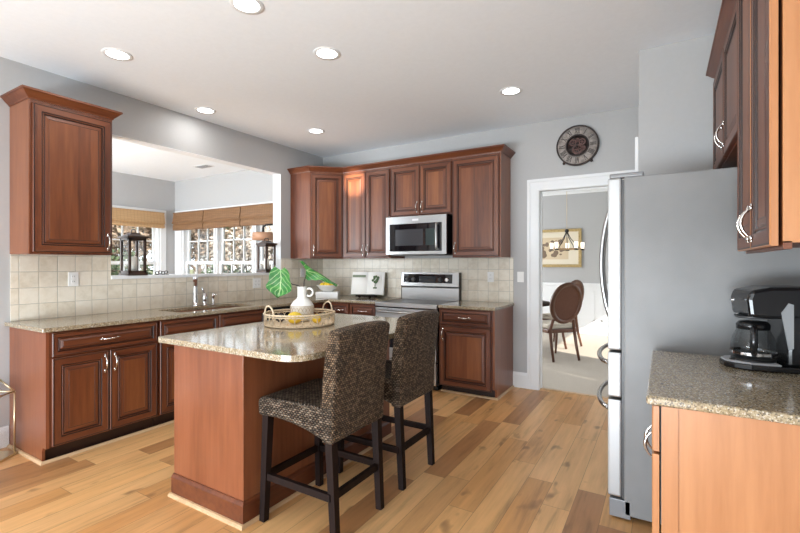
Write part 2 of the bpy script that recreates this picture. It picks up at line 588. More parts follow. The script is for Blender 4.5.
# ------------------------------------------------------------------ the setting
H = 2.846
XR = 4.745
SILL, OPT, OY0, OY1 = 1.235, 2.474, -2.781, -.797
struct(MB().box(-3.8, -8.13, -.12, 5.2, .06, 0), 'floor', FLOOR)
struct(MB().box(-.63, .06, -.12, 5.2, 4.6, -.004), 'floor_dining', CARPET)
struct(MB().box(-3.8, -8.13, H, 5.2, 4.6, H + .12), 'ceiling', CEILP)
struct(wall_with_holes(MB(), 'y', -8, 0, -.13, 0, H, [(OY0, OY1, SILL - .03, OPT)]), 'wall_left', WALLP)
W2 = [(-3.31, -2.39), (-2.36, -1.44), (-1.41, -.49)]
WZ0, WZ1 = .62, 2.20
struct(wall_with_holes(MB(), 'x', -3.67, XR + .13, 0, .13, H, [(-3.31, -.49, WZ0, WZ1), (2.998, 3.81, 0, 2.12)]), 'wall_back', WALLP)
struct(wall_with_holes(MB(), 'y', -5.6, 0, -3.67, -3.54, H, [(-2.15, -.27, WZ0, WZ1)]), 'wall_sunroom', WALLP)
struct(wall_with_holes(MB(), 'x', -3.67, -.13, -5.6, -5.47, H, [(-3.4, -.4, .5, 2.4)]), 'wall_sunroom_front', WALLP)
struct(MB().box(XR, -8, 0, XR + .13, 0, H), 'wall_right', WALLP)
struct(wall_with_holes(MB(), 'x', -.13, XR + .13, -8.13, -8.0, H, [(.3, 4.4, .3, 2.5)]), 'wall_front', WALLP)
struct(MB().box(3.982, -1.232, 0, XR - .001, -.001, H - .001), 'wall_pantry', WALLP)
struct(MB().box(-.6, 4.3, 0, 5.0, 4.43, H), 'wall_dining_back', WALLP)
struct(wall_with_holes(MB(), 'y', .13, 4.3, -.63, -.5, H, [(1.0, 3.5, .6, 2.3)]), 'wall_dining_left', WALLP)
struct(wall_with_holes(MB(), 'y', .13, 4.3, 4.9, 5.03, H, [(1.3, 3.7, .35, 1.6)]), 'wall_dining_right', WALLP)

# backsplash tile on the two kitchen walls
bs = MB()
bs.box(0, -3.465, .914, .009, OY0, 1.41)
bs.box(0, OY0, .914, .009, OY1, SILL - .028)
bs.box(0, OY1, .914, .009, -.0, 1.41)
struct(bs, 'wall_left_tile', TILE)
struct(MB().box(.009, -.009, .914, 2.725, 0, 1.41), 'wall_back_tile', TILE)

# sill board and lined opening
struct(MB().box(-.16, OY0 - .0, SILL - .03, .022, OY1, SILL, bev=.006), 'trim_1', TRIMW)
op = MB()
op.box(-.131, OY1 - .004, SILL, .001, OY1, OPT)
op.box(-.131, OY0, SILL, .001, OY0 + .004, OPT)
op.box(-.131, OY0, OPT - .004, .001, OY1, OPT)
struct(op, 'trim_2', TRIMW)

# doorway casing and jamb
dc = MB()
prof_c = [(0, 0), (.012, 0), (.016, .02), (.016, .085), (.022, .095), (.022, .12), (0, .12)]
dc.sweep([(3.81, 0), (3.81, 2.12), (2.998, 2.12), (2.998, 0)], [(w, p) for p, w in prof_c], 0)
dc.v = [(x, -z, y) for x, y, z in dc.v]
dc.box(2.994, .001, 0, 3.002, .14, 2.124); dc.box(3.806, .001, 0, 3.814, .14, 2.124); dc.box(2.998, .001, 2.116, 3.81, .14, 2.124)
dc.box(3.0, .06, 0, 3.014, .08, 2.112); dc.box(3.794, .06, 0, 3.808, .08, 2.112); dc.box(3.0, .06, 2.10, 3.808, .08, 2.114)
struct(dc, 'door_1', TRIMW)
struct(MB().box(2.998, .035, 0, 3.81, .085, .008, bev=.003), 'trim_3', SHOE)
# casing on the pantry side, its edge just showing over the fridge
struct(MB().box(3.958, -1.215, 0, 3.981, -1.11, 2.243, bev=.004), 'trim_4', TRIMW)


def baseboard(name, path, h=.15):
    return struct(MB().sweep(path, [(0, 0), (.016, 0), (.016, h - .03), (.010, h - .012), (.006, h), (0, h)], 0), name, TRIMW)


baseboard('baseboard_back', [(2.722, 0), (2.878, 0)], .165)
baseboard('baseboard_left', [(0, -8), (0, -3.476)])
# dining wainscot, rail, crown
wc = MB()
wc.box(-.5, 4.285, 0, 4.9, 4.3, .92)
wc.box(-.5, 4.262, .92, 4.9, 4.3, .975, bev=.006)
wc.box(-.5, 4.27, 0, 4.9, 4.3, .16, bev=.004)
for i in range(9):
    x0 = -.35 + i * .58
    for b in ((x0, .26, x0 + .46, .285), (x0, .81, x0 + .46, .835), (x0, .26, x0 + .025, .835), (x0 + .435, .26, x0 + .46, .835)):
        wc.box(b[0], 4.276, b[1], b[2], 4.29, b[3])
struct(wc, 'trim_5', TRIMW)
struct(MB().prism([(4.3, H), (4.2, H), (4.21, H - .03), (4.27, H - .10), (4.285, H - .14), (4.3, H - .14)], 'x', -.5, 4.9), 'trim_6', TRIMW)

# shoe moulding along the toe kicks
def shoe(name, path):
    return struct(MB().sweep(path, [(0, 0), (.018, 0), (.016, .008), (.009, .016), (0, .018)], 0), name, SHOE)


shoe('trim_7', [(.02, -3.4745), (.575, -3.4745), (.575, -.65)])
shoe('trim_8', [(2.118, -.555), (2.7225, -.555), (2.7225, -.02)])
ISX0, ISX1, ISY0, ISY1 = 1.69, 2.285, -3.245, -1.85
shoe('trim_9', [(ISX0 - .005, ISY1), (ISX0 - .005, ISY0 - .019), (ISX1 + .019, ISY0 - .019), (ISX1 + .019, ISY1)][1:] )


# ------------------------------------------------------------------ windows
def window(name, loc, rz, w, z0, z1, cl, cr):
    e = empty(name, loc, rz, kind='structure')      # local front (room side) -Y, x 0..w
    f = MB()
    fw = .035
    for b in ((0, z0, fw, z1), (w - fw, z0, w, z1), (fw, z0, w - fw, z0 + fw), (fw, z1 - fw, w - fw, z1)):
        f.box(b[0], 0, b[1], b[2], .125, b[3])
    # casing on the wall face
    f.box(-cl, -.02, z0 - .02, 0, 0, z1 + .10, bev=.004); f.box(w, -.02, z0 - .02, w + cr, 0, z1 + .10, bev=.004)
    f.box(0, -.02, z1, w, 0, z1 + .10, bev=.004)
    f.box(-cl - .0, -.045, z0 - .045, w + cr, 0, z0 - .0, bev=.006)
    f.build('window_frame', TRIMW, e)
    mid = 1.36
    for (a, b, yy, nm) in ((mid - .03, z1 - fw, .085, 'sash'), (z0 + fw, mid + .03, .045, 'sash')):
        s_ = MB()
        st = .045
        x0, x1 = fw, w - fw
        s_.box(x0, yy, a, x0 + st, yy + .035, b); s_.box(x1 - st, yy, a, x1, yy + .035, b)
        s_.box(x0 + st, yy, a, x1 - st, yy + .035, a + st); s_.box(x0 + st, yy, b - st, x1 - st, yy + .035, b)
        gx0, gx1, gz0, gz1 = x0 + st, x1 - st, a + st, b - st
        for k in (1, 2):
            x = gx0 + (gx1 - gx0) * k / 3
            s_.box(x - .011, yy + .004, gz0, x + .011, yy + .031, gz1)
        zz = (gz0 + gz1) / 2
        s_.box(gx0, yy + .004, zz - .011, gx1, yy + .031, zz + .011)
        so = s_.build(nm, TRIMW, e)
        MB().box(gx0, yy + .015, gz0, gx1, yy + .018, gz1).build('pane', WGLASS, so)
    return e


for i, (a, b) in enumerate(W2):
    window('window_%d' % (i + 1), (a, 0, 0), 0, b - a, WZ0, WZ1, .2 if i == 0 else .015, .12 if i == 2 else .015)
window('window_4', (-3.54, -.27 - .92, 0), PI / 2, .92, WZ0, WZ1, .02, .10)
window('window_5', (-3.54, -2.15, 0), PI / 2, .93, WZ0, WZ1, .10, .02)


# ------------------------------------------------------------------ cabinet building
def rect(x0, z0, x1, z1, y):
    return [(x0, y, z0), (x1, y, z0), (x1, y, z1), (x0, y, z1)]


DOORP = [(0, 0), (0, -.016), (.004, -.020), (.010, -.020, 2), (.012, -.0185), (.050, -.0195), (.053, -.014, 2), (.057, -.014, 2), (.060, -.017), (.064, -.0165), (.067, -.009, 2), (.071, -.009, 2), (.076, -.0115), (.094, -.0145), (.0965, -.0130, 2), (.0985, -.0142)]
DRAWP = [(0, 0), (0, -.016), (.004, -.020), (.008, -.020, 2), (.010, -.0185), (.030, -.0195), (.033, -.014, 2), (.036, -.014, 2), (.039, -.017), (.0415, -.010, 2), (.045, -.010), (.058, -.018), (.060, -.0165, 2), (.0615, -.018)]


def panel_front(w, h, prof, horiz, edge=0):
    mb = MB()
    k = min(1, .42 * min(w, h) / prof[-1][0])
    loops = [rect(p[0] * k, p[0] * k, w - p[0] * k, h - p[0] * k, p[1]) for p in prof]
    gl = [len(p) > 2 for p in prof]
    vs = [q for l in loops for q in l]
    fs, ms = [], []
    for i in range(len(loops) - 1):
        for j in range(4):
            a, b = i * 4 + j, i * 4 + (j + 1) % 4
            fs.append((a, b, b + 4, a + 4)); ms.append(edge if i < 2 and edge else 2 if (gl[i + 1]) else (1 if j in (0, 2) else 0))
    n = len(loops) - 1
    fs.append((n * 4, n * 4 + 1, n * 4 + 2, n * 4 + 3)); ms.append(1 if horiz else 3)
    fs.append((3, 2, 1, 0)); ms.append(0)
    for f, m in zip(fs, ms):
        mb.f.append(f); mb.mi.append(m); mb.sm.append(False)
    mb.v = vs
    return mb


PULL = {}


def pull(parent, x, z, vertical=True, L=.105, y=-.02):
    key = vertical
    if key not in PULL:
        mb = MB()
        pts, rr = [], []
        for i in range(13):
            t = i / 12
            a = (t - .5) * L
            pts.append((0, -.030 * math.sin(PI * t) ** .7 - .002, a))
            rr.append(.0032 + .0026 * math.sin(PI * t) ** 2 + .0009 * (i % 2))
        mb.tube(pts, rr, 8)
        for sgn in (-1, 1):
            mb.sphere((0, -.004, sgn * L * .5), .0085, 10, 7, k=(1, .7, 1.2))
            mb.sphere((0, -.003, sgn * (L * .5 + .010)), .005, 8, 5, k=(1, .7, 1.5))
        if not vertical:
            mb.xf(Matrix.Rotation(PI / 2, 4, 'Y'))
        o = mb.build('handle', NICKEL, parent, (x, y, z), uv=False)
        tag(o, 'silver arched pull')
        PULL[key] = o
        return o
    o = PULL[key].copy(); col.objects.link(o); o.parent = parent; o.location = (x, y, z)
    return o


def door(cab, x, z, w, h, hand=None, prof=DOORP, name='door', horiz=False, edge=0):
    d = panel_front(w, h, prof, horiz, edge).build(name, [WZ, WX, WG, WP, ML], cab, (x, 0, z))  # last slot puts the lit look of door edges into their colour
    if hand == 'h':
        pull(d, w / 2, h / 2, False)
    elif hand:
        pull(d, hand[0], hand[1], True)
    return d


def carcass(cab, w, d, z0, z1, ends=(False, False), toe=.105, side=None, endm=VD):
    mb = MB()
    mb.box(0, 0, z0 + toe, w, d, z1, 0)
    if toe:
        mb.box(.0, .075, z0, w, d, z0 + toe, 1)
    o = mb.build('carcass', [WZ, WG], cab)
    for k, x in ((0, -.018), (1, w)):
        if ends[k]:
            if toe:
                poly = [(-.0, toe), (-.0, z1), (d, z1), (d, 0), (.06, 0), (.06, toe - .03), (.045, toe)]
            else:
                poly = [(0, z0), (0, z1), (d, z1), (d, z0)]
            tag(MB().prism(poly, 'x', x, x + .018).build('end_panel', endm, cab), 'plain cherry veneer end panel')
    return o


ZT = .884       # top of base boxes
# --- left wall base run, local x -> world +y, front -> world +x
def left_base(y0, y1, label, name='base_cabinet', **kw):
    return empty(name, (.615, y0, 0), PI / 2, label, 'cabinet', 'base cabinets under the pass-through window')


c = left_base(-3.454, -2.72, 'cherry base cabinet with one wide drawer over two doors at the open counter end')
wA = .734
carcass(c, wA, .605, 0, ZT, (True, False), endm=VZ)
door(c, .012, .715, wA - .024, .158, 'h', DRAWP, 'drawer', True)
dw = (wA - .03) / 2
door(c, .012, .115, dw, .588, (dw - .03, .588 - .09))
door(c, .018 + dw, .115, dw, .588, (.03, .588 - .09))
c = left_base(-2.718, -1.598, 'cherry sink cabinet with two false drawer fronts under the kitchen sink', 'sink_cabinet')
carcass(c, 1.12, .605, 0, ZT)
for k in range(2):
    x = .01 + k * .555
    door(c, x, .715, .543, .158, None, DRAWP, 'false_front', True)
    door(c, x, .115, .543, .588, ((.543 - .03) if k == 0 else .03, .498))
# dishwasher
dwz = empty('dishwasher', (.615, -1.592, 0), PI / 2, 'black dishwasher under the counter between sink cabinet and corner', 'dishwasher')
MB().box(0, 0, .1, .59, .58, ZT - .006).box(.02, .08, 0, .57, .5, .1).build('body', DGREY, dwz)
MB().box(.004, -.025, .12, .586, 0, .76, bev=.006).build('door', STEELX, dwz)
MB().box(.004, -.028, .765, .586, 0, ZT - .008, bev=.006).build('control_panel', BLACK, dwz)
dh = MB().tube([(.06, -.026, .72), (.06, -.06, .72), (.53, -.06, .72), (.53, -.026, .72)], .009, 8).build('handle', STEELX, dwz)
# corner base and back wall bases
c = empty('corner_base_cabinet', (.615, -.998, 0), PI / 2, 'cherry corner base cabinet where the two counters meet', 'cabinet')
mb = MB().box(0, 0, .105, .995, .605, ZT).box(0, .075, 0, .995, .605, .105, 1)
mb.build('carcass', [WZ, WG], c)
door(c, .01, .115, .36, .758, (.03, .66))


def back_base(x0, x1, label):
    return empty('base_cabinet', (x0, -.615, 0), 0, label, 'cabinet', 'base cabinets along the range wall')


c = back_base(.66, .955, 'narrow cherry drawer cabinet next to the corner left of the range')
carcass(c, .293, .605, 0, ZT)
door(c, .008, .715, .278, .158, 'h', DRAWP, 'drawer', True)
door(c, .008, .115, .278, .588, (.25, .498))
c = back_base(.957, 1.338, 'cherry drawer cabinet directly beside the range, behind the cookbook side counter')
c['label'] = 'cherry cabinet with drawer under the open cookbook, touching the range'
carcass(c, .379, .605, 0, ZT)
door(c, .008, .715, .363, .158, 'h', DRAWP, 'drawer', True)
door(c, .008, .115, .363, .588, (.33, .498))
c = back_base(2.122, 2.704, 'cherry cabinet with one drawer and one door between the range and the doorway')
carcass(c, .582, .605, 0, ZT, (False, True))
door(c, .012, .715, .556, .158, 'h', DRAWP, 'drawer', True)
door(c, .012, .085, .556, .618, (.04, .53))

# --- island
isl = empty('kitchen_island', (ISX0, ISY1, 0), -PI / 2, 'cherry kitchen island with plinth base and granite overhang for two stools', 'kitchen island')
LW, LD = ISY1 - ISY0, ISX1 - ISX0     # local x -> -y, local y -> +x
mb = MB().box(0, .02, .0, LW - .02, LD, ZT)
mb.build('carcass', [WZ], isl)
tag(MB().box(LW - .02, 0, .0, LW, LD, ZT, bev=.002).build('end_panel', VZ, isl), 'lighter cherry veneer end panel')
MB().box(0, LD, .0, LW, LD + .004, ZT).build('back_panel', VD, isl)
pl = [(0, 0), (.018, 0), (.018, .105), (.012, .115), (.006, .122), (0, .122)]
MB().sweep([(LW, .0), (LW, LD + .004), (0, LD + .004)][::-1], [(-o, z) for o, z in pl], 0).build('plinth', WX, isl)
for k in range(3):
    dw = (LW - .04) / 3
    door(isl, .01 + k * (dw + .01), .70, dw, .17, 'h', DRAWP, 'drawer', True)
    door(isl, .01 + k * (dw + .01), .115, dw, .575, (.03, .49))

# --- counters
def slab(name, outer, hole=None, z=.914, t=.03, label=None, cat='countertop', bevel=.006, parent=None):
    bm = bmesh.new()
    vs = [bm.verts.new((x, y, z)) for x, y in outer]
    es = [bm.edges.new((vs[i], vs[(i + 1) % len(vs)])) for i in range(len(vs))]
    if hole:
        hs = [bm.verts.new((x, y, z)) for x, y in hole]
        es += [bm.edges.new((hs[i], hs[(i + 1) % len(hs)])) for i in range(len(hs))]
    r = bmesh.ops.triangle_fill(bm, use_beauty=True, edges=es)
    fs = [f for f in bm.faces]
    ex = bmesh.ops.extrude_face_region(bm, geom=fs)
    for v in [g for g in ex['geom'] if isinstance(g, bmesh.types.BMVert)]:
        v.co.z -= t
    mb = MB().bm(bm)
    o = mb.build(name, GRAN, parent, bevel=bevel, seg=3)
    if label:
        tag(o, label, cat)
    return o


def rrect(x0, y0, x1, y1, r, n=16, rs=None):
    out = []
    for k, (cx, cy, a0) in enumerate(((x1, y0, -90), (x1, y1, 0), (x0, y1, 90), (x0, y0, 180))):
        r_ = rs[k] if rs else r
        cx += r_ if k > 1 else -r_
        cy += r_ if k in (0, 3) else -r_
        for i in range(n + 1):
            a = math.radians(a0 + 90 * i / n)
            out.append((cx + r_ * math.cos(a), cy + r_ * math.sin(a)))
    return out


SX0, SX1, SY0, SY1 = .13, .51, -2.45, -1.62
slab('countertop', [(.0, -3.50), (.645, -3.50), (.645, -.645), (1.338, -.645), (1.338, -.0), (.0, -.0)],
     rrect(SX0, SY0, SX1, SY1, .05), label='long speckled granite countertop with the sink, turning the corner to the range')
slab('countertop', [(2.121, -.645), (2.735, -.645), (2.735, -.0), (2.121, -.0)], label='small granite countertop piece between range and doorway')
slab('island_countertop', rrect(1.60, -3.300, 2.715, -1.80, .05, rs=(.13, .13, .03, .03)), label='granite island countertop under the rattan tray', bevel=.008)
slab('countertop', [(4.085, -3.137), (XR - .001, -3.137), (XR - .001, -2.266), (4.085, -2.266)], label='granite countertop under the coffee maker beside the fridge', bevel=.008)

# --- upper cabinets
ZU, ZC = 1.41, 2.495
CROWN = [(0, 0), (.006, 0), (.009, .010), (.026, .026), (.044, .046), (.048, .050), (.054, .052), (.054, .066), (0, .066)]
UD = .335
# left wall upper
c = empty('upper_cabinet', (UD, -3.463, 0), PI / 2, 'tall cherry upper cabinet alone at the open end of the pass-through wall', 'cabinet')
wU = .535
MB().box(0, 0, ZU, wU, UD - .002, ZC).build('carcass', [WZ], c)
tag(MB().box(-.006, -.0, ZU, 0, UD - .002, ZC).build('end_panel', VD, c), 'plain veneer end panel')
door(c, .012, ZU + .012, wU - .024, ZC - ZU - .035, (wU - .024 - .03, .09))
MB().sweep([(-.006, UD - .003), (-.006, -.0), (wU, 0.0), (wU, UD - .003)][::-1], [(-o, z) for o, z in CROWN], ZC + .0006).build('crown', WX, c)
# corner diagonal
c = empty('corner_upper_cabinet', (0, 0, 0), 0, 'cherry corner upper cabinet with a diagonal door above the fruit bowl', 'cabinet')
CD = .63
MB().prism([(.003, -.003), (.003, -CD), (UD, -CD), (CD, -UD), (CD, -.003)], 'z', ZU, ZC).build('carcass', [WZ], c)
fl = math.hypot(CD - UD, CD - UD)
dd = panel_front(fl - .03, ZC - ZU - .035, DOORP, False).build('door', [WZ, WX, WG, WP], c, (UD + .0106, -CD + .0106, ZU + .012), PI / 4)
pull(dd, .03, .09)


def back_upper(x0, x1, z0, z1, label, splits, hz=.09, hands=None, end=False):
    c = empty('upper_cabinet', (x0, -UD, 0), 0, label, 'cabinet', 'upper cabinets along the range wall')
    w = x1 - x0
    MB().box(0, 0, z0, w, UD - .002, z1).build('carcass', [WZ], c)
    if end:
        tag(MB().box(w, 0, z0, w + .006, UD - .002, z1).build('end_panel', VD, c), 'plain veneer end panel')
    n = splits
    dw = (w - .012 - .006 * n) / n
    for k in range(n):
        hx = (dw - .03) if (n == 2 and k == 0) else .03
        door(c, .009 + k * (dw + .006), z0 + .012, dw, z1 - z0 - .035, (hx, hz))
    return c


back_upper(.632, 1.345, ZU, ZC, 'cherry two-door upper cabinet above the open cookbook', 2)
back_upper(1.347, 2.146, 1.89, ZC, 'short cherry two-door upper cabinet above the microwave', 2)
back_upper(2.148, 2.686, ZU, ZC, 'cherry single-door upper cabinet at the doorway end of the range wall', 1, end=True)
cr = MB().sweep([(0, -CD), (UD, -CD), (CD, -UD), (2.692, -UD), (2.692, -.0)], CROWN, ZC + .0006)
tag(cr.build('crown_molding', WX), 'cherry crown moulding across the tops of the range-wall cabinets', 'moulding', kind='thing')

# right side: base, upper, over fridge.  local x -> -y, front -> -x
c = empty('base_cabinet', (4.127, -2.27, 0), -PI / 2, 'cherry base cabinet with bare orange veneer end, under the coffee maker counter', 'cabinet')
wR = .84
MB().box(0, .0, .105, wR, .61, ZT).box(0, .075, 0, wR, .61, .105, 1).build('carcass', [WZ, WG], c)
ep = MB().prism([(0, .105), (0, ZT), (.61, ZT), (.61, 0), (.075, 0), (.075, .105)], 'x', wR, wR + .016)
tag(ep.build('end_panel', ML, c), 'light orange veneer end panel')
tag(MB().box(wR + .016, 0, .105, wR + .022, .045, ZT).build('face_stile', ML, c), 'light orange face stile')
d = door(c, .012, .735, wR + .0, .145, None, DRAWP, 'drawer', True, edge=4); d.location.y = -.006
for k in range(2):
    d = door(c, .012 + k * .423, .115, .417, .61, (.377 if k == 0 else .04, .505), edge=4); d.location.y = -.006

c = empty('upper_cabinet', (4.425, -2.455, 0), -PI / 2, 'cherry upper cabinet hanging over the coffee maker', 'cabinet')
wV = .655
MB().box(0, 0, ZU - .008, wV, .315, ZC).build('carcass', [WZ], c)
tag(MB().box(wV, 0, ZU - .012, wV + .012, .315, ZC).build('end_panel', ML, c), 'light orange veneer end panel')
MB().box(0, 0, ZU - .03, wV + .012, .02, ZU - .008).build('light_rail', WX, c)
for k in range(2):
    w_ = wV / 2
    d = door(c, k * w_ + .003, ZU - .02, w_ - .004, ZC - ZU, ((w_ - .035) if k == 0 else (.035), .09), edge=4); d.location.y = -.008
MB().sweep([(-.0, .0), (wV + .012, 0.0), (wV + .012, .315)][::-1], [(-o, z) for o, z in CROWN], ZC + .0006).build('crown', WX, c)
c = empty('upper_cabinet', (4.42, -1.375, 0), -PI / 2, 'short cherry two-door cabinet above the fridge', 'cabinet')
wF = 1.078
MB().box(0, 0, 1.89, wF, .32, ZC).build('carcass', [WZ], c)
for k in range(2):
    w_ = wF / 2
    door(c, k * w_ + .003, 1.90, w_ - .006, ZC - 1.90 - .02, ((w_ - .04) if k == 0 else .04, .11))
MB().sweep([(0, .32), (0, .0), (wF, 0.0)][::-1], [(-o, z) for o, z in CROWN], ZC + .0006).build('crown', WX, c)

# ------------------------------------------------------------------ sink and faucet
sk = empty('kitchen_sink', (0, 0, 0), 0, 'stainless double-bowl sink set under the long countertop', 'sink')
for (a, b) in ((SY0 + .012, -2.05), (-2.02, SY1 - .012)):
    mb = MB()
    x0, x1 = SX0 + .012, SX1 - .012
    L0 = rrect(x0, a, x1, b, .05)
    L1 = rrect(x0 + .02, a + .02, x1 - .02, b - .02, .05)
    mb.rings([[(x, y, .883) for x, y in L0], [(x, y, .72) for x, y in L1]], 0, True, (False, True))
    o = mb.build('bowl', STEELX, sk)
mb = MB()
R0 = rrect(SX0 - .03, SY0 - .03, SX1 + .03, SY1 + .03, .05)
mb.box(SX0 - .0, -2.05, .868, SX1, -2.02, .880, bev=.003)
mb.build('divider', STEELX, sk)
fa = empty('faucet', (.085, -2.03, .914), 0, 'tall chrome pull-out faucet standing behind the sink', 'faucet')
MB().lathe([(.032, 0), (.032, .008), (.025, .014), (.022, .06), (.021, .20), (.021, .21)], 20).build('column', CHROME, fa)
MB().tube([(0, 0, .20), (.003, -.002, .235), (.024, -.017, .27), (.058, -.04, .288), (.09, -.062, .284), (.12, -.083, .262)], [.021, .022, .0225, .0225, .021, .019], 14).build('spout', CHROME, fa)
lv = empty('faucet_lever', (.085, -1.925, .914), 0, 'chrome faucet lever with round body beside the faucet column', 'faucet handle')
MB().lathe([(.028, 0), (.028, .006), (.02, .012), (.026, .05), (.028, .085), (.018, .12), (.009, .13)], 18).build('base', CHROME, lv)
MB().tube([(0, 0, .12), (-.0, -.012, .15), (.0, -.034, .185)], [.010, .008, .006], 10).build('lever', CHROME, lv)
sd = empty('soap_dispenser', (.085, -1.825, .914), 0, 'small chrome soap pump nearest the corner on the sink ledge', 'soap dispenser')
MB().lathe([(.022, 0), (.022, .006), (.014, .012), (.013, .08), (.017, .088), (.017, .11), (.008, .12)], 16).build('pump', CHROME, sd)
MB().tube([(0, 0, .10), (.03, 0, .108), (.055, 0, .10)], [.006, .005, .0045], 8).build('spout', CHROME, sd)


# ------------------------------------------------------------------ plates on walls
def plate(name, loc, rz, w, label, cat, kind):
    e = empty(name, loc, rz, label, cat)
    MB().box(-w / 2, -.006, -.057, w / 2, 0, .057, bev=.003).build('cover', WHITEP, e)
    if kind == 'switch':
        MB().box(-.016, -.009, -.032, .016, -.005, .032, bev=.002).build('rocker', WHITEP, e)
    else:
        n = 1 if w < .1 else 2
        for k in range(n):
            x = (k - (n - 1) / 2) * .046
            for s_ in (-1, 1):
                mb = MB().box(x - .015, -.0085, s_ * .021 - .013, x + .015, -.005, s_ * .021 + .013, bev=.003)
                mb.box(x - .007, -.009, s_ * .021 - .004, x - .0045, -.0084, s_ * .021 + .006, 1).box(x + .0045, -.009, s_ * .021 - .004, x + .007, -.0084, s_ * .021 + .006, 1)
                mb.build('socket', [WHITEP, DGREY], e)
    return e


plate('outlet', (.009, -3.066, 1.216), PI / 2, .074, 'white outlet on the tile beneath the lone upper cabinet', 'outlet', 'outlet')
plate('outlet', (.009, -1.185, 1.115), PI / 2, .118, 'double-width white outlet low on the tile beside the sink', 'outlet', 'outlet')
plate('outlet', (.009, -.42, 1.225), PI / 2, .074, 'white outlet on the corner tile behind the leaf stems', 'outlet', 'outlet')
plate('outlet', (2.469, -.009, 1.194), 0, .074, 'white outlet on the tile between range and doorway', 'outlet', 'outlet')
plate('light_switch', (2.803, 0, 1.199), 0, .072, 'white wall switch on the grey wall beside the doorway casing', 'light switch', 'switch')

# ------------------------------------------------------------------ range
rg = empty('range', (1.345, -.62, 0), 0, 'stainless electric range with black glass cooktop and tall back panel', 'stove')
RW = .768
MB().box(0, .0, .06, RW, .61, .895).box(.03, .05, 0, RW - .03, .58, .06).build('body', BLACK, rg)
MB().box(.003, -.012, .897, RW - .003, .545, .912, bev=.003).build('cooktop', Mat('dark_ceramic_cooktop', (.016, .014, .013), .3, spec=.25).m, rg)
MB().box(0, -.045, .866, RW, -.010, .914, bev=.006).build('front_trim', STEELX, rg)
od = MB()
od.box(.004, -.045, .305, RW - .004, 0, .855, bev=.006)
odo = od.build('oven_door', STEELX, rg)
MB().box(.10, -.048, .42, RW - .10, -.044, .74, bev=.001).build('window', BGLASS, odo)
MB().tube([(.05, -.045, .815), (.05, -.09, .815), (.065, -.095, .815), (RW - .065, -.095, .815), (RW - .05, -.09, .815), (RW - .05, -.045, .815)], .012, 10).build('handle', STEELX, odo)
dr = MB().box(.004, -.042, .07, RW - .004, 0, .295, bev=.006).build('drawer', STEELX, rg)
bg = MB()
bg.box(0, .545, .90, RW, .60, 1.055)
bg.build('riser', STEELX, rg)
bp = MB().prism([(.535, 1.058), (.528, 1.075), (.545, 1.238), (.605, 1.238), (.605, 1.058)], 'x', 0, RW)
bpo = bp.build('back_panel', STEELX, rg)
MB().box(-.004, .54, .90, .001, .607, 1.24).box(RW - .001, .54, .90, RW + .004, .607, 1.24).build('side_trim', BLACK, bpo)
tilt = math.atan2(.017, .163)
cp = MB().box(.035, -.003, .040, RW - .080, .003, .145)
cpo = cp.build('control_panel', BGLASS, bpo, (0, .527, 1.074)); cpo.rotation_euler = (-tilt, 0, 0)
mb = MB().box(.25, -.0035, .05, .47, -.003, .12)
mb.build('display', Mat('dim_oven_display', (.02, .022, .026), .2).m, cpo)
mb = MB()
for k in range(9):
    mb.box(.27 + k * .021, -.004, .035, .277 + k * .021, -.0034, .039)
mb.build('button_marks', WHITEP, cpo)
for k, x in enumerate((.095, .175, .535, .625)):
    kb = MB().tube([(x, -.003, .08), (x, -.012, .08), (x, -.026, .08)], [.026, .024, .020], 18)
    kb.box(x - .003, -.031, .062, x + .003, -.024, .098, bev=.001)
    kb.build('knob', CHROME if k == 3 else DGREY, cpo)  # last knob is chrome to put its bright reflection into the material

# ------------------------------------------------------------------ microwave
mw = empty('microwave', (1.336, -.40, 1.45), 0, 'stainless over-the-range microwave with black glass door', 'microwave')
MWW, MWH = .778, .434
MB().box(.011, .0, .0, MWW, .398, MWH).build('body', BLACK, mw)
MB().box(.04, .02, -.012, MWW - .04, .36, 0).build('underside_grille', DGREY, mw)
ff = MB()
for b in ((0, 0, .05, MWH), (MWW - .055, 0, MWW, MWH), (.05, MWH - .085, MWW - .055, MWH), (.05, 0, MWW - .055, .035)):
    ff.box(b[0], -.024, b[1], b[2], 0, b[3])
ff.build('face_frame', STEELX, mw, bevel=.002)
md = MB().box(.055, -.022, .038, MWW - .058, -.002, MWH - .088).build('door', BGLASS, mw)
MB().box(.13, -.0225, .10, .49, -.0215, .285).build('window', Mat('grey_mesh_window', (.045, .045, .05), .15).m, md)
MB().box(.525, -.0225, .10, .64, -.0215, .285).build('keypad', Mat('tinted_keypad', (.03, .045, .045), .1).m, md)
MB().tube([(.672, -.022, .055), (.672, -.055, .06), (.672, -.058, .07), (.672, -.058, .32), (.672, -.055, .33), (.672, -.022, .335)], .0125, 10).build('handle', STEELZ, md)
MB().box(.355, -.0265, MWH - .055, .435, -.0235, MWH - .033).build('badge', Mat('pale_badge', (.75, .75, .76), .3, .6).m, mw)

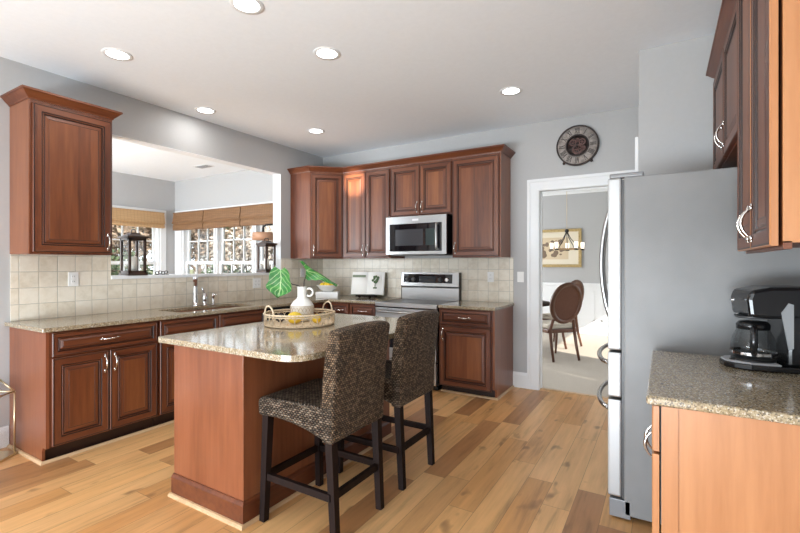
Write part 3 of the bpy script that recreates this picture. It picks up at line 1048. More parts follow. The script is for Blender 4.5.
# ------------------------------------------------------------------ fridge (front faces -x)
fr = empty('refrigerator', (3.957, -1.282, 0), -PI / 2, 'stainless french-door refrigerator with textured grey side', 'refrigerator')
FW, FD, FH = .918, .775, 1.79
MB().box(0, 0, .03, FW, FD, FH, bev=.006).build('body', FRSIDE, fr)
MB().box(.02, -.07, .012, FW - .0, .03, .105, bev=.004).build('base_grille', GREYP, fr)
FS = mk_steel('bright_door_steel', 'z', .40, .5)
for k in range(2):
    x0 = .003 + k * (FW / 2); x1 = x0 + FW / 2 - .006
    d = MB().box(x0, -.078, .885, x1, -.012, FH - .0, bev=.010).build('door', FS, fr)
    hx = FW / 2 - .045 if k == 0 else FW / 2 + .045
    pts = []
    for i in range(15):
        t = i / 14
        pts.append((hx, -.078 - .075 * math.sin(PI * t) ** .6 - .001, .97 + t * .74))
    MB().tube(pts, .013, 10).build('handle', STEELZ, d)
for (a, b) in ((.637, .873), (.115, .625)):
    d = MB().box(.003, -.078, a, FW - .003, -.012, b, bev=.010).build('freezer_drawer' if a < .5 else 'drawer', FS, fr)
    pts = []
    zz = b - .075
    for i in range(15):
        t = i / 14
        pts.append((.09 + t * (FW - .18), -.078 - .085 * math.sin(PI * t) ** .6 - .001, zz))
    MB().tube(pts, .013, 10).build('handle', mk_steel('drawer_pull_steel', 'x', .5, .25), d)
MB().box(.01, -.012, .11, FW - .010, 0, FH - .01).build('gasket', DGREY, fr)
MB().box(FW - .06, -.07, FH, FW - .004, .09, FH + .024, bev=.008).build('hinge_cover', GREYP, fr)
MB().box(.004, -.07, FH, .06, .09, FH + .024, bev=.008).build('hinge_cover', GREYP, fr)

# ------------------------------------------------------------------ coffee maker (front faces -x, turned a little)
cm = empty('coffee_maker', (4.495, -2.45, .915), -PI / 2 + .22, 'black drip coffee maker with glass carafe on the granite beside the fridge', 'coffee maker')
cm.scale = (1.06, 1.06, 1.06)
CGL = mk_glass('smoky_carafe_glass', (.72, .74, .75), 1.5)
mb = MB()
basep = [(-.085, .16), (.085, .16), (.095, .10), (.095, -.02), (.085, -.08), (.06, -.125), (.025, -.148), (-.025, -.148), (-.06, -.125), (-.085, -.08), (-.095, -.02), (-.095, .10)]
mb.prism(basep, 'z', 0, .022)
mb.build('base', BLACK, cm, bevel=.005)
tp = [(-.090, -.02), (-.081, -.078), (-.057, -.121), (-.024, -.144), (.024, -.144), (.057, -.121), (.081, -.078), (.090, -.02), (.090, .01), (-.090, .01)]
tag(MB().prism(tp, 'z', .022, .028).build('front_plate', Mat('silver_grey_plate', (.42, .43, .45), .35).m, cm, bevel=.002), 'grey front tongue plate')
MB().lathe([(.07, .026), (.07, .034), (.062, .036)], 28, (0, -.045, 0)).build('warming_plate', BLACKM, cm)
MB().box(.012, -.128, .028, .030, -.112, .032, bev=.002).build('power_button', BLACK, cm)
tw = MB().prism([(.03, .02), (.16, .02), (.168, .20), (.15, .30), (.03, .30)], 'x', -.085, .085)
tw.build('water_tank', BLACK, cm, bevel=.012)
hd = MB().prism([(-.085, .20), (-.092, .265), (-.082, .298), (-.02, .312), (.10, .314), (.155, .30), (.155, .20), (-.02, .195)], 'x', -.088, .088)
hd.build('brew_head', BLACK, cm, bevel=.012)
tag(MB().prism([(.008, .22), (.03, .255), (.045, .25), (.045, .09), (.03, .085)], 'x', .086, .0905).build('level_window', Mat('frosted_level_window', (.27, .28, .29), .35).m, cm), 'pale water level window')
MB().lathe([(.055, .19), (.06, .198)], 24, (0, -.045, 0)).build('filter_basket', DGREY, cm)
cf = MB().lathe([(.050, .037), (.066, .05), (.072, .08), (.066, .115), (.052, .145), (.050, .158)], 28, (0, -.045, 0), cap=False).build('carafe', CGL, cm)
MB().lathe([(.053, .147), (.054, .165), (.045, .176), (.02, .18)], 24, (0, -.045, 0)).build('lid', BLACK, cf)
MB().lathe([(.0735, .052), (.0735, .062)], 28, (0, -.045, 0), cap=False).build('band', CHROME, cf)
MB().tube([(.05, -.06, .158), (.09, -.075, .16), (.108, -.082, .14), (.106, -.082, .09), (.09, -.075, .06)], [.010, .011, .012, .012, .009], 8).build('handle', BLACK, cf)
MB().box(-.012, -.1185, .255, .012, -.110, .262, bev=.001).build('badge', CHROME, cm)

# ------------------------------------------------------------------ clock
ck = empty('wall_clock', (3.385, 0, 2.54), 0, 'round weathered clock with roman numerals above the doorway', 'clock')
def ann(r0, r1, y0, y1, n=48):
    mb = MB()
    loops = []
    for (r, y) in ((r0, y0), (r1, y0), (r1, y1), (r0, y1)):
        loops.append([(r * math.cos(2 * PI * j / n), y, r * math.sin(2 * PI * j / n)) for j in range(n)])
    return mb.rings(loops, 0, True, wrap=True)


ann(.19, .203, -.040, -.001).build('rim', CLKD, ck)
ann(.105, .192, -.032, -.012).build('numeral_ring', CLKF, ck)
ann(.0, .112, -.014, -.004).build('back_plate', CLKD, ck)
ann(.100, .112, -.038, -.010).build('inner_rim', CLKD, ck)
rom = ['XII', 'I', 'II', 'III', 'IIII', 'V', 'VI', 'VII', 'VIII', 'IX', 'X', 'XI']
def bar(mb, x0, z0, x1, z1, w, ang):
    d = Vector((x1 - x0, z1 - z0)); n = Vector((-d.y, d.x)).normalized() * w / 2
    ps = [(x0 + n.x, z0 + n.y), (x1 + n.x, z1 + n.y), (x1 - n.x, z1 - n.y), (x0 - n.x, z0 - n.y)]
    ca, sa = math.cos(ang), math.sin(ang)
    ps = [(x * ca + z * sa, -x * sa + z * ca) for x, z in ps]
    mb.prism(ps, 'y', -.0345, -.031)


for i, t in enumerate(rom):
    nm = MB()
    ang = i * PI / 6
    wd = {'I': .011, 'V': .026, 'X': .026}
    tot = sum(wd[c_] for c_ in t); x = -tot / 2
    for c_ in t:
        w = wd[c_]; z0, z1 = .120, .178
        if c_ == 'I': bar(nm, x + w / 2, z0, x + w / 2, z1, .006, ang)
        elif c_ == 'V': bar(nm, x + .003, z1, x + w / 2, z0, .006, ang); bar(nm, x + w - .003, z1, x + w / 2, z0, .004, ang)
        else: bar(nm, x + .003, z1, x + w - .003, z0, .006, ang); bar(nm, x + w - .003, z1, x + .003, z0, .004, ang)
        x += w
    nm.build('numeral', CLKD, ck)
gm = mk_noise('rusty_gear_metal', (.09, .045, .04), (.16, .09, .08), 40, .6, .1, .4)
for (gx, gz, gr, nt) in ((.0, -.035, .055, 18), (-.045, .035, .036, 14), (.045, .035, .036, 14), (.0, .055, .022, 10), (.055, -.03, .025, 10)):
    mb = MB()
    n = nt * 4
    out = [((gr if (j // 2) % 2 else gr * .88) * math.cos(2 * PI * j / n) + gx, (gr if (j // 2) % 2 else gr * .88) * math.sin(2 * PI * j / n) + gz) for j in range(n)]
    inn = [(gr * .62 * math.cos(2 * PI * j / n) + gx, gr * .62 * math.sin(2 * PI * j / n) + gz) for j in range(n)]
    mb.rings([[(x, -.022, z) for x, z in inn], [(x, -.022, z) for x, z in out], [(x, -.015, z) for x, z in out], [(x, -.015, z) for x, z in inn]], 0, False, wrap=True)
    for k in range(3):
        a = k * PI / 3
        mb.prism([(gx + gr * .65 * math.cos(a) + .003 * math.sin(a), gz + gr * .65 * math.sin(a) - .003 * math.cos(a)), (gx + gr * .65 * math.cos(a) - .003 * math.sin(a), gz + gr * .65 * math.sin(a) + .003 * math.cos(a)), (gx - gr * .65 * math.cos(a) - .003 * math.sin(a), gz - gr * .65 * math.sin(a) + .003 * math.cos(a)), (gx - gr * .65 * math.cos(a) + .003 * math.sin(a), gz - gr * .65 * math.sin(a) - .003 * math.cos(a))], 'y', -.021, -.016)
    mb.build('gear', gm, ck)
for ang, L in ((math.radians(-70), .085), (math.radians(-118), .10)):
    mb = MB(); bar(mb, 0, -.01, 0, L, .006, ang)
    mb.v = [(x, y - .008, z) for x, y, z in mb.v]
    mb.build('hand', CLKD, ck)
for a in (-52, -128):
    ca, sa = math.cos(math.radians(a)), math.sin(math.radians(a))
    MB().sphere((.212 * ca, -.02, .212 * sa), .015, 10, 7, k=(1, .8, 1)).build('foot', CLKD, ck)

# ------------------------------------------------------------------ bar stools (front faces -x)
def stool(loc, rz, label):
    e = empty('bar_stool', loc, rz, label, 'bar stool', 'woven bar stools at the island')
    def arch(n=9):
        return [(-.245 + .49 * i / n, .548 + .028 * math.sin(PI * i / n) - .062 * (i / n)) for i in range(n + 1)]
    prof = arch() + [(.245, .658), (0, .655), (-.19, .650), (-.235, .642), (-.252, .622)]
    sm = MB().prism(prof, 'x', -.228, .228)
    sm.build('seat', WEAVS, e, bevel=.014, seg=3)
    def arc_top(x):
        return .012 * (1 - (x / .22) ** 2)
    nx = 9
    loops = []
    side = [(.175, .64), (.182, .78), (.200, .92), (.222, 1.016), (.238, 1.026), (.286, 1.020), (.290, 1.000), (.272, .86), (.254, .68), (.246, .486), (.180, .486)]
    for i in range(nx):
        x = -.222 + .444 * i / (nx - 1)
        l = []
        for (y, z) in side:
            bow = .012 * (1 - (x / .222) ** 2)
            l.append((x, y + bow, z + (arc_top(x) if z > .99 else (.022 * (1 - (x / .222) ** 2) if z < .55 else 0))))
        loops.append(l)
    MB().rings(loops, 0, False).build('backrest', WEAVB, e, bevel=.012, seg=3)
    for sx in (-1, 1):
        for (yt, yb, xt, xb, zt, r0, r1) in ((-.205, -.215,   .195, .215, .565, .030, .024), (.215, .242, .192, .190, .53, .030, .024)):
            MB().tube([(sx * xb, yb, 0), (sx * xt, yt, zt)], [r1, r0], 4, sq=True).build('leg', ESP, e)
    for sx in (-1, 1):
        MB().box(sx * .206 - .011, -.225, .215, sx * .206 + .011, .228, .25).build('stretcher', ESP, e)
    MB().box(-.205, -.222, .215, .205, -.202, .25).build('stretcher', ESP, e)
    MB().box(-.19, .218, .215, .19, .240, .25).build('stretcher', ESP, e)
    return e


stool((2.56, -2.945, 0), -PI / 2, 'woven brown bar stool nearest the end of the island')
stool((2.56, -2.325, 0), -PI / 2, 'woven brown bar stool nearer the range, behind the other stool')

# ------------------------------------------------------------------ tray, vase, leaves, fruit on the island
ZI = .9145
TX, TY, TR = 1.935, -2.47, .238
tr = empty('rattan_tray', (TX, TY, ZI), 0, 'round pale rattan tray with two loop handles on the island', 'tray')
MB().lathe([(TR - .01, 0), (TR - .004, .003), (TR - .004, .009), (TR - .015, .010)], 40).build('base', RATT, tr)
def ring(r, z, t, n=48):
    return [(r * math.cos(2 * PI * j / n), r * math.sin(2 * PI * j / n), z) for j in range(n)]
MB().tube(ring(TR - .004, .008, 0), .007, 8, closed=True).tube(ring(TR + .004, .082, 0), .007, 8, closed=True).tube(ring(TR + .002, .068, 0), .004, 6, closed=True).build('rim', RATT, tr)
mb = MB()
NL = 30
for i in range(NL):
    for ph in ((0,) if i % 2 else (.001,)):
        a0 = 2 * PI * (i + ph) / NL
        pts = []
        for j in range(12):
            t = 2 * PI * j / 12
            a = a0 + .112 * math.cos(t)
            r = TR + .001 + (.0025 if ph else -.0025)
            pts.append((r * math.cos(a), r * math.sin(a), .040 + .028 * math.sin(t)))
        mb.tube(pts, .0027, 5, closed=True)
mb.build('loop_lattice', RATT, tr)
for a0 in (math.radians(76), math.radians(256)):
    pts = []
    for j in range(13):
        t = PI * j / 12
        a = a0 + .24 * math.cos(t)
        pts.append(((TR + .004) * math.cos(a), (TR + .004) * math.sin(a), .082 + .062 * math.sin(t)))
    MB().tube(pts, .0055, 8).build('handle', RATT, tr)

VX, VY = 1.885, -2.395
VZ0 = ZI + .011
VK = 1.07
vs_ = empty('ceramic_vase', (VX, VY, VZ0), 0, 'white ceramic jug vase with a ring handle standing in the rattan tray', 'vase')
bodyp = [(.050, 0), (.066, .010), (.074, .03), (.076, .05), (.078, .053), (.076, .057), (.079, .085), (.076, .108), (.078, .111), (.075, .115), (.062, .140), (.042, .160), (.033, .170), (.032, .175), (.033, .235), (.036, .248), (.031, .250), (.029, .235), (.028, .18)]
MB().lathe([(r * VK, z) for r, z in bodyp], 36).build('body', CERAM, vs_)
mb = MB()
for z, r in ((.055, .0785 * VK), (.112, .0780 * VK)):
    mb.tube([(r * math.cos(2 * PI * j / 40), r * math.sin(2 * PI * j / 40), z) for j in range(40)], .0016, 5, closed=True)
n = 40
for zz, amp, ph in ((.083, .022, 0), (.083, .022, 1), (.03, .018, 0)):
    pts = []
    for j in range(n):
        a = 2 * PI * j / n
        tri = (1 if (j + ph * 2) % 4 == 0 else (-1 if (j + ph * 2) % 4 == 2 else 0))
        r = (.0795 if zz > .05 else .0735) * VK
        pts.append((r * math.cos(a), r * math.sin(a), zz + amp * tri))
    mb.tube(pts, .0013, 4, closed=True)
tag(mb.build('pattern', CERAB, vs_), 'brown zigzag line pattern')
# ring handle to the camera-right side
dirr = Vector((.857, .515, 0))
pts = []
for j in range(14):
    t = math.radians(-130 + 260 * j / 13)
    pts.append(tuple(dirr * (.052 + .026 * math.cos(t)) + Vector((0, 0, .208 + .028 * math.sin(t)))))
MB().tube(pts, .0075, 8).build('handle', CERAM, vs_)

CAMR = Vector((math.cos(YAW), math.sin(YAW), 0)); CAMF = Vector((-math.sin(YAW), math.cos(YAW), 0)); UPV = Vector((0, 0, 1))


def leaf(name, label, stem_pts, base, tip, side, width, prof, bend=.03):
    e = empty(name, stem_pts[0], 0, label, 'leaf', 'big leaves standing in the vase')
    o = Vector(stem_pts[0])
    MB().tube([tuple(Vector(p) - o) for p in stem_pts], [.0042, .004, .0035, .003, .003][:len(stem_pts)], 8).build('stem', STEM, e)
    base, tip, side = Vector(base), Vector(tip), Vector(side).normalized()
    nrm = (tip - base).cross(side).normalized()
    mb = MB(); NU, NV = 8, 22
    uv = {}
    for layer in (0, 1):
        o0 = len(mb.v)
        for i in range(NV + 1):
            t = i / NV
            # piecewise outline
            k = t * (len(prof) - 1); a = min(int(k), len(prof) - 2); w = prof[a] + (prof[a + 1] - prof[a]) * (k - a)
            for j in range(NU + 1):
                s_ = -1 + 2 * j / NU
                back = .10 * (abs(s_) ** 1.5) * (1 - t) * (1 if t < .25 else 0) * (tip - base).length
                p = base + (tip - base) * t + side * (s_ * w * width) + nrm * (bend * (s_ * s_) - bend * math.sin(PI * t) * .8 + layer * .0015 + .004 * math.sin(t * 16 + abs(s_) * 4)) - (tip - base).normalized() * back
                uv[len(mb.v)] = (s_, t)
                mb.v.append(tuple(p - o))
        for i in range(NV):
            for j in range(NU):
                a = o0 + i * (NU + 1) + j
                f = (a, a + 1, a + NU + 2, a + NU + 1)
                mb.f.append(f if layer else f[::-1]); mb.mi.append(0); mb.sm.append(True)
    mb.uvs = uv
    mb.build('blade', LEAF, e, fix=False)
    return e


vt = Vector((VX, VY, VZ0 + .245))
A = lambda r, u, f=0: tuple(vt + CAMR * r + UPV * u + CAMF * f)
leaf('leaf_stem', 'broad drooping green leaf hanging out beside the faucet side of the vase',
     [A(-.010, -.05), A(-.012, .0), A(-.03, .012), A(-.07, .020), A(-.105, .045)], A(-.150, .125, -.02), A(-.158, -.075, -.05), CAMR - CAMF * .25 - UPV * .1, .105,
     [.35, .62, .75, .80, .82, .90, .98, .95, .70, .35, .0][:11], .02)
leaf('leaf_stem', 'long pointed green leaf slanting over the fruit bowl',
     [A(.010, -.05), A(.012, .0), A(.014, .04), A(.03, .09)], A(.022, .125, .03), A(.25, .015, .04), CAMR * -.15 + UPV * .9 - CAMF * .5, .085,
     [.85, 1.0, .72, .52, .40, .32, .26, .2, .14, .08, .01], .02)

lem = MB().sphere((0, 0, 0), .032, 16, 11, k=(1.25, 1, 1))
lem.sphere((.041, 0, 0), .008, 8, 6).sphere((-.041, 0, 0), .006, 8, 6)
LB = lem.build('lemon', LEMON)
first = [True]
def lemon(loc, rz, label, group, rx=0, s_=1.0):
    if first[0]:
        o = LB; first[0] = False
    else:
        o = LB.copy(); col.objects.link(o)
    o.location = loc; o.rotation_euler = (rx, 0, rz); o.scale = (s_,) * 3
    return tag(o, label, 'lemon', group)


lemon((1.95, -2.535, ZI + .053), .75, 'yellow lemon in front of the vase in the rattan tray', None, s_=1.3)
lemon((2.06, -2.435, ZI + .043), 2.4, 'yellow lemon at the base of the vase handle side in the tray', None)
dk = MB()
for k in range(7):
    a = k * 2 * PI / 7
    dk.sphere((.02 * math.cos(a), .02 * math.sin(a), .0), .017, 8, 6)
dk.sphere((0, 0, .012), .024, 12, 8).sphere((0, 0, -.008), .022, 12, 8)
tag(dk.build('seed_pod', CLKD, loc=(1.82, -2.545, ZI + .041)), 'dark brown dried seed pod lying in the rattan tray', 'seed pod')

# corner: white box, bowl, lemons
BX, BY = .475, -.45
tag(MB().box(-.137, -.10, 0, .137, .10, .074, bev=.003).box(-.14, -.103, .042, .14, .103, .076, bev=.002).build('storage_box', WHITEP, loc=(BX, BY, .9145), rz=.55), 'small white lidded box under the fruit bowl in the corner', 'box')
bw = empty('fruit_bowl', (BX, BY, 0.9915), 0, 'white bowl of lemons on the white box in the counter corner', 'bowl')
MB().lathe([(.055, 0), (.06, .006), (.10, .028), (.138, .078), (.142, .084), (.138, .084), (.098, .034), (.02, .014)], 32).build('bowl_shell', CERAM, bw)
for k, (a, r, z, rz) in enumerate(((.3, .071, .082, 1.9), (1.55, .071, .082, 3.1), (2.8, .071, .082, 4.4), (4.06, .071, .082, 5.6), (5.31, .071, .082, 6.9), (1.0, .0, .125, .8))):
    lemon((BX + r * math.cos(a), BY + r * math.sin(a), 0.9915 + z), rz, 'yellow lemon in the white bowl in the counter corner' if k < 5 else 'topmost yellow lemon in the white bowl', 'lemons in the bowl')

# cookbook on a stand
BKP, BKR = (.90, -.19, .9145), .28
bk = empty('open_cookbook', BKP, BKR, 'open white cookbook propped against the tile beside the range', 'book')
def page(sgn, mb):
    pts = []
    for i in range(9):
        t = i / 8
        pts.append((sgn * t * .165, -.012 - .022 * math.sin(PI * min(1, t * 1.1)) * (1 - t * .4)))
    poly = pts + [(sgn * .168, .006), (0, .006)]
    return mb.prism(poly, 'z', .0, .222)
tl = Matrix.Translation((0, 0, .034)) @ Matrix.Rotation(-.26, 4, 'X') @ Matrix.Scale(1.32, 4)
for sgn in (-1, 1):
    pg = page(sgn, MB()).xf(tl).build('page_block', PAPER, bk)
pb = MB()
pr_ = MB().box(-.152, -.0345, .165, -.018, -.0335, .188).xf(tl)
pr_.build('printed_band', SAGE, bk)
mb = MB()
for k in range(9):
    a = k * .7
    mb.sphere((.085 + .030 * math.cos(a) * (.5 + .5 * (k % 2)), -.0335, .145 + .028 * math.sin(a)), .013, 8, 5, k=(1, .05, 1))
mb.box(.080, -.0345, .065, .087, -.033, .14).box(.065, -.0345, .055, .103, -.033, .068)
mb.xf(tl).build('printed_plant', SAGED, bk)
MB().box(-.17, .006, -.004, .17, .010, .226).xf(tl).build('cover', SAGE, bk)
st = empty('book_stand', BKP, BKR, 'dark brown footed stand holding up the open cookbook', 'book stand')
mb = MB().box(-.13, -.06, .014, .13, .02, .024, bev=.003).box(-.13, -.076, .014, .13, -.062, .034, bev=.002)
mb.build('ledge', ESP, st)
MB().box(-.09, .022, .02, .09, .032, .20).xf(Matrix.Translation((0, .016, .005)) @ Matrix.Rotation(-.26, 4, 'X')).build('back_rest', ESP, st)
for x in (-.085, .055):
    MB().sphere((x, -.05, .013), .013, 10, 7, k=(1.6, 1.2, 1)).build('foot', ESP, st)

# ------------------------------------------------------------------ lanterns and ornament on the sill
def lantern(loc, rz, label, h=.36, w=.155):
    e = empty('candle_lantern', loc, rz, label, 'lantern', 'candle lanterns on the pass-through sill')
    hw = w / 2
    MB().box(-hw - .008, -hw - .008, 0, hw + .008, hw + .008, .022, bev=.003).build('base', LANT, e)
    f = MB()
    for sx in (-1, 1):
        for sy in (-1, 1):
            f.box(sx * hw, sy * hw, .022, sx * (hw - .02), sy * (hw - .02), h - .02)
    for s_ in (-1, 1):
        for z in (.022, h - .04):
            f.box(-hw, s_ * hw, z, hw, s_ * (hw - .012), z + .02)
            f.box(s_ * hw, -hw, z, s_ * (hw - .012), hw, z + .02)
    f.build('frame', LANT, e)
    g = MB()
    for s_ in (-1, 1):
        g.box(-hw + .02, s_ * (hw - .009), .04, hw - .02, s_ * (hw - .007), h - .04)
        g.box(s_ * (hw - .009), -hw + .02, .04, s_ * (hw - .007), hw - .02, h - .04)
    g.build('glass_panes', GLASS, e)
    r = MB().box(-hw - .014, -hw - .014, h - .02, hw + .014, hw + .014, h, bev=.003)
    r.rings([[(sx * (hw - .005) * k, sy * (hw - .005) * k, z) for sx, sy in ((-1, -1), (1, -1), (1, 1), (-1, 1))] for k, z in ((1, h), (.55, h + .022), (.5, h + .03))], 0, False)
    r.build('roof', LANT, e)
    mb = MB()
    mb.tube([(-.032, 0, h + .026), (-.034, 0, h + .05), (-.02, 0, h + .062), (.02, 0, h + .062), (.034, 0, h + .05), (.032, 0, h + .026)], .005, 8)
    mb.build('handle', BLACKM, e)
    MB().lathe([(.033, .022), (.033, .17), (.028, .173)], 20).build('candle', WAX, e)
    return e


lantern((-.055, -2.56, SILL), 0, 'dark wood candle lantern on the sill beside the lone upper cabinet')
lantern((-.058, -.975, SILL), 0, 'dark wood candle lantern at the corner end of the sill')
orn = MB()
for k, x in enumerate((-.045, -.015, .015, .045)):
    zc = .018 + .006 * (k % 2)
    orn.tube([(0, x + .017 * math.cos(t * PI / 8), zc + .013 * math.sin(t * PI / 8)) for t in range(16)], .004, 6, closed=True)
orn.box(-.012, -.065, 0, .012, .065, .005)
tag(orn.build('scroll_ornament', BLACKM, loc=(-.06, -2.29, SILL)), 'small black scrolled iron ornament lying on the sill', 'ornament')


# ------------------------------------------------------------------ bamboo shades
def shade(loc, rz, w, label, mat, drop=.305):
    e = empty('bamboo_shade', loc, rz, label, 'window shade', 'bamboo roman shades in the sunroom')
    # local: front -Y, x 0..w, top at z=0
    prof = [(0, 0), (-.045, 0), (-.052, -.05), (-.058, -.10), (-.064, -.15), (-.078, -.175), (-.070, -.19), (-.05, -.185), (-.05, -.20), (-.062, -.23), (-.06, -drop + .01), (-.045, -drop), (0, -drop)]
    MB().prism(prof, 'x', 0, w).build('folded_panel', mat, e)
    MB().box(.0, -.06, -.002, w, 0, .012).build('head_rail', mat, e)
    return e


shade((-3.47, -.022, 2.252), 0, .865, 'brown bamboo shade nearest the sunroom corner', BAMB)
shade((-2.588, -.022, 2.252), 0, .925, 'brown bamboo shade in the middle of the three windows', BAMB)
shade((-1.645, -.022, 2.252), 0, .93, 'brown bamboo shade above the corner-end lantern', BAMB)
shade((-3.518, -1.25, 2.24), PI / 2, 1.015, 'bamboo shade coloured golden as lit on the side window behind the other lantern', BAMG, .265)

# ------------------------------------------------------------------ ceiling lamps, vents
LP = [(2.056, -3.03), (.765, -3.10), (2.067, -2.335), (.28, -2.052), (.76, -.991), (2.994, -.985), (2.06, -4.6), (.76, -4.6), (3.3, -3.0)]
LBL = ['recessed ceiling light cut by the top edge of the view', 'recessed ceiling light nearest the lone upper cabinet', 'recessed ceiling light over the island',
       'recessed ceiling light near the wall above the sink', 'recessed ceiling light nearest the kitchen corner', 'recessed ceiling light nearest the clock', None, None, None]
for (x, y), lb in zip(LP[:6], LBL):
    e = empty('recessed_light', (x, y, H), 0, lb, 'ceiling light', 'recessed lights in the kitchen ceiling')
    MB().lathe([(.072, -.003), (.094, -.006), (.098, -.001), (.098, .002), (.072, .002)], 32, cap=False).build('trim_ring', TRIMW, e)
    MB().lathe([(.001, -.002), (.073, -.002), (.073, .0005), (.001, .0005)], 32).build('lens', LED, e)
    lamp('recessed_lamp', 'AREA', (x, y, H - .012), 3.0, (1, .975, .94), shape='DISK', size=.13)
vn = empty('ceiling_vent', (-1.93, -.53, H), 0, 'small white air vent in the sunroom ceiling', 'air vent')
MB().box(-.15, -.08, -.008, .15, .08, 0, bev=.002).build('frame', TRIMW, vn)
for k in range(5):
    MB().box(-.13, -.06 + k * .026, -.011, .13, -.045 + k * .026, -.008).build('slat', GREYP, vn)

# ------------------------------------------------------------------ sunroom floor lamp
fl_ = empty('floor_lamp', (-.42, -.36, 0), 0, 'black floor lamp with curved arm and reddish wood shade behind the corner-end lantern', 'floor lamp')
MB().lathe([(.15, 0), (.15, .02), (.03, .035)], 28).build('base', BLACKM, fl_)
MB().tube([(0, 0, .03), (0, 0, 1.0), (0, 0, 1.72), (-.02, -.02, 1.83), (-.08, -.09, 1.885), (-.14, -.165, 1.88), (-.165, -.20, 1.85)], .013, 10).build('pole', BLACKM, fl_)
MB().lathe([(.012, 1.86), (.018, 1.82), (.018, 1.79), (.03, 1.775), (.03, 1.77)], 16, (-.165, -.20, 0)).build('socket', BLACKM, fl_)
MB().lathe([(.13, 1.67), (.145, 1.67), (.14, 1.772), (.02, 1.778), (.02, 1.768), (.13, 1.764)], 28, (-.165, -.20, 0), cap=False).build('lamp_shade', BEAM, fl_)

# ------------------------------------------------------------------ terrarium lantern on the floor
tz = empty('glass_terrarium', (.205, -3.505, 0), math.atan2(-.81, .58), 'brass framed glass house lantern with a candle on the floor by the cabinet end', 'lantern')
# local x runs towards camera-left along the front, local -y is back... corner at origin
a_, b_, hh = .28, .20, .44
mb = MB().box(-.02, -b_ - .02, 0, a_ + .02, .02, .014, bev=.002)
mb.build('base', BRASS, tz)
fm = MB()
cs = [(0, 0), (a_, 0), (a_, -b_), (0, -b_)]
for x, y in cs:
    fm.tube([(x, y, .014), (x, y, hh)], .006, 6)
ap0, ap1 = (0, -b_ / 2, hh + .085), (a_, -b_ / 2, hh + .085)
for i in range(4):
    p, q = cs[i], cs[(i + 1) % 4]
    fm.tube([(p[0], p[1], hh), (q[0], q[1], hh)], .006, 6)
for p, q in (((0, 0, hh), ap0), ((0, -b_, hh), ap0), ((a_, 0, hh), ap1), ((a_, -b_, hh), ap1), (ap0, ap1)):
    fm.tube([p, q], .006, 6)
fm.build('frame', BRASS, tz)
g = MB()
g.box(.006, -.002, .014, a_ - .006, 0, hh); g.box(.006, -b_, .014, a_ - .006, -b_ + .002, hh)
g.box(0, -b_ + .006, .014, .002, -.006, hh); g.box(a_ - .002, -b_ + .006, .014, a_, -.006, hh)
g.build('glass_panes', GLASS, tz)
tag(MB().rings([[(.0, 0, hh), (a_, 0, hh), ap1, ap0], [(.0, 0, hh + .003), (a_, 0, hh + .003), (ap1[0], ap1[1], ap1[2] + .003), (ap0[0], ap0[1], ap0[2] + .003)]], 0, False).build('roof_pane', GLASS, tz), 'sloping glass roof pane')
MB().lathe([(.04, .015), (.04, .14), (.034, .145)], 20, (a_ / 2, -b_ / 2, 0)).build('candle', WAX, tz)

# ------------------------------------------------------------------ dining room
tb = empty('dining_table', (2.02, 2.3, 0), 0, 'dark round dining table on a pedestal through the doorway', 'table')
MB().lathe([(.55, .69), (.60, .695), (.605, .715), (.60, .73), (.02, .73)], 48).build('top', ESP, tb)
MB().lathe([(.30, .0), (.30, .04), (.12, .07), (.07, .16), (.09, .35), (.06, .55), (.12, .68), (.2, .69)], 28).build('pedestal', ESP, tb)


def oval_chair(loc, rz, label):
    e = empty('dining_chair', loc, rz, label, 'dining chair', 'oval-back dining chairs at the round table')
    # local front -Y
    MB().box(-.235, -.24, .38, .235, .215, .435, bev=.012).build('seat_frame', WAL, e)
    cu = MB().prism([(-.235, -.245), (.235, -.245), (.215, .20), (-.215, .20)], 'z', .435, .505)
    cu.build('seat', CREAM, e, bevel=.025, seg=3)
    n = 36
    rk = math.tan(.20)
    def el(a, b, off, zc=.80):
        return [(a * math.cos(2 * PI * j / n), .22 + off + (b * math.sin(2 * PI * j / n) + zc - .45) * rk, zc + b * math.sin(2 * PI * j / n)) for j in range(n)]
    MB().rings([el(.195, .235, -.022), el(.245, .285, -.024), el(.252, .292, 0), el(.245, .285, .022), el(.195, .235, .022)], 0, True, wrap=True).build('back_frame', WAL, e)
    MB().rings([el(.20, .24, -.012), el(.20, .24, .012)], 0, False).build('back_panel', CANE, e)
    MB().rings([el(.18, .22, -.030), el(.196, .236, -.012)], 0, True, (True, False)).build('back_cushion', CREAM, e)
    for sx in (-1, 1):
        MB().tube([(sx * .205, .30, 0), (sx * .20, .245, .2), (sx * .195, .205, .43), (sx * .165, .228, .56), (sx * .125, .245, .575)], [.017, .021, .024, .02, .018], 8).build('leg', WAL, e)
        MB().tube([(sx * .20, -.225, 0), (sx * .205, -.21, .22), (sx * .205, -.205, .40)], [.013, .019, .024], 8).build('leg', WAL, e)
    return e


oval_chair((2.77, 1.80, 0), -PI / 2 - .75, 'oval-back dining chair nearest the doorway, back turned to the kitchen')
oval_chair((2.63, 2.83, 0), -2.0, 'oval-back dining chair behind the nearer one, farther into the dining room')

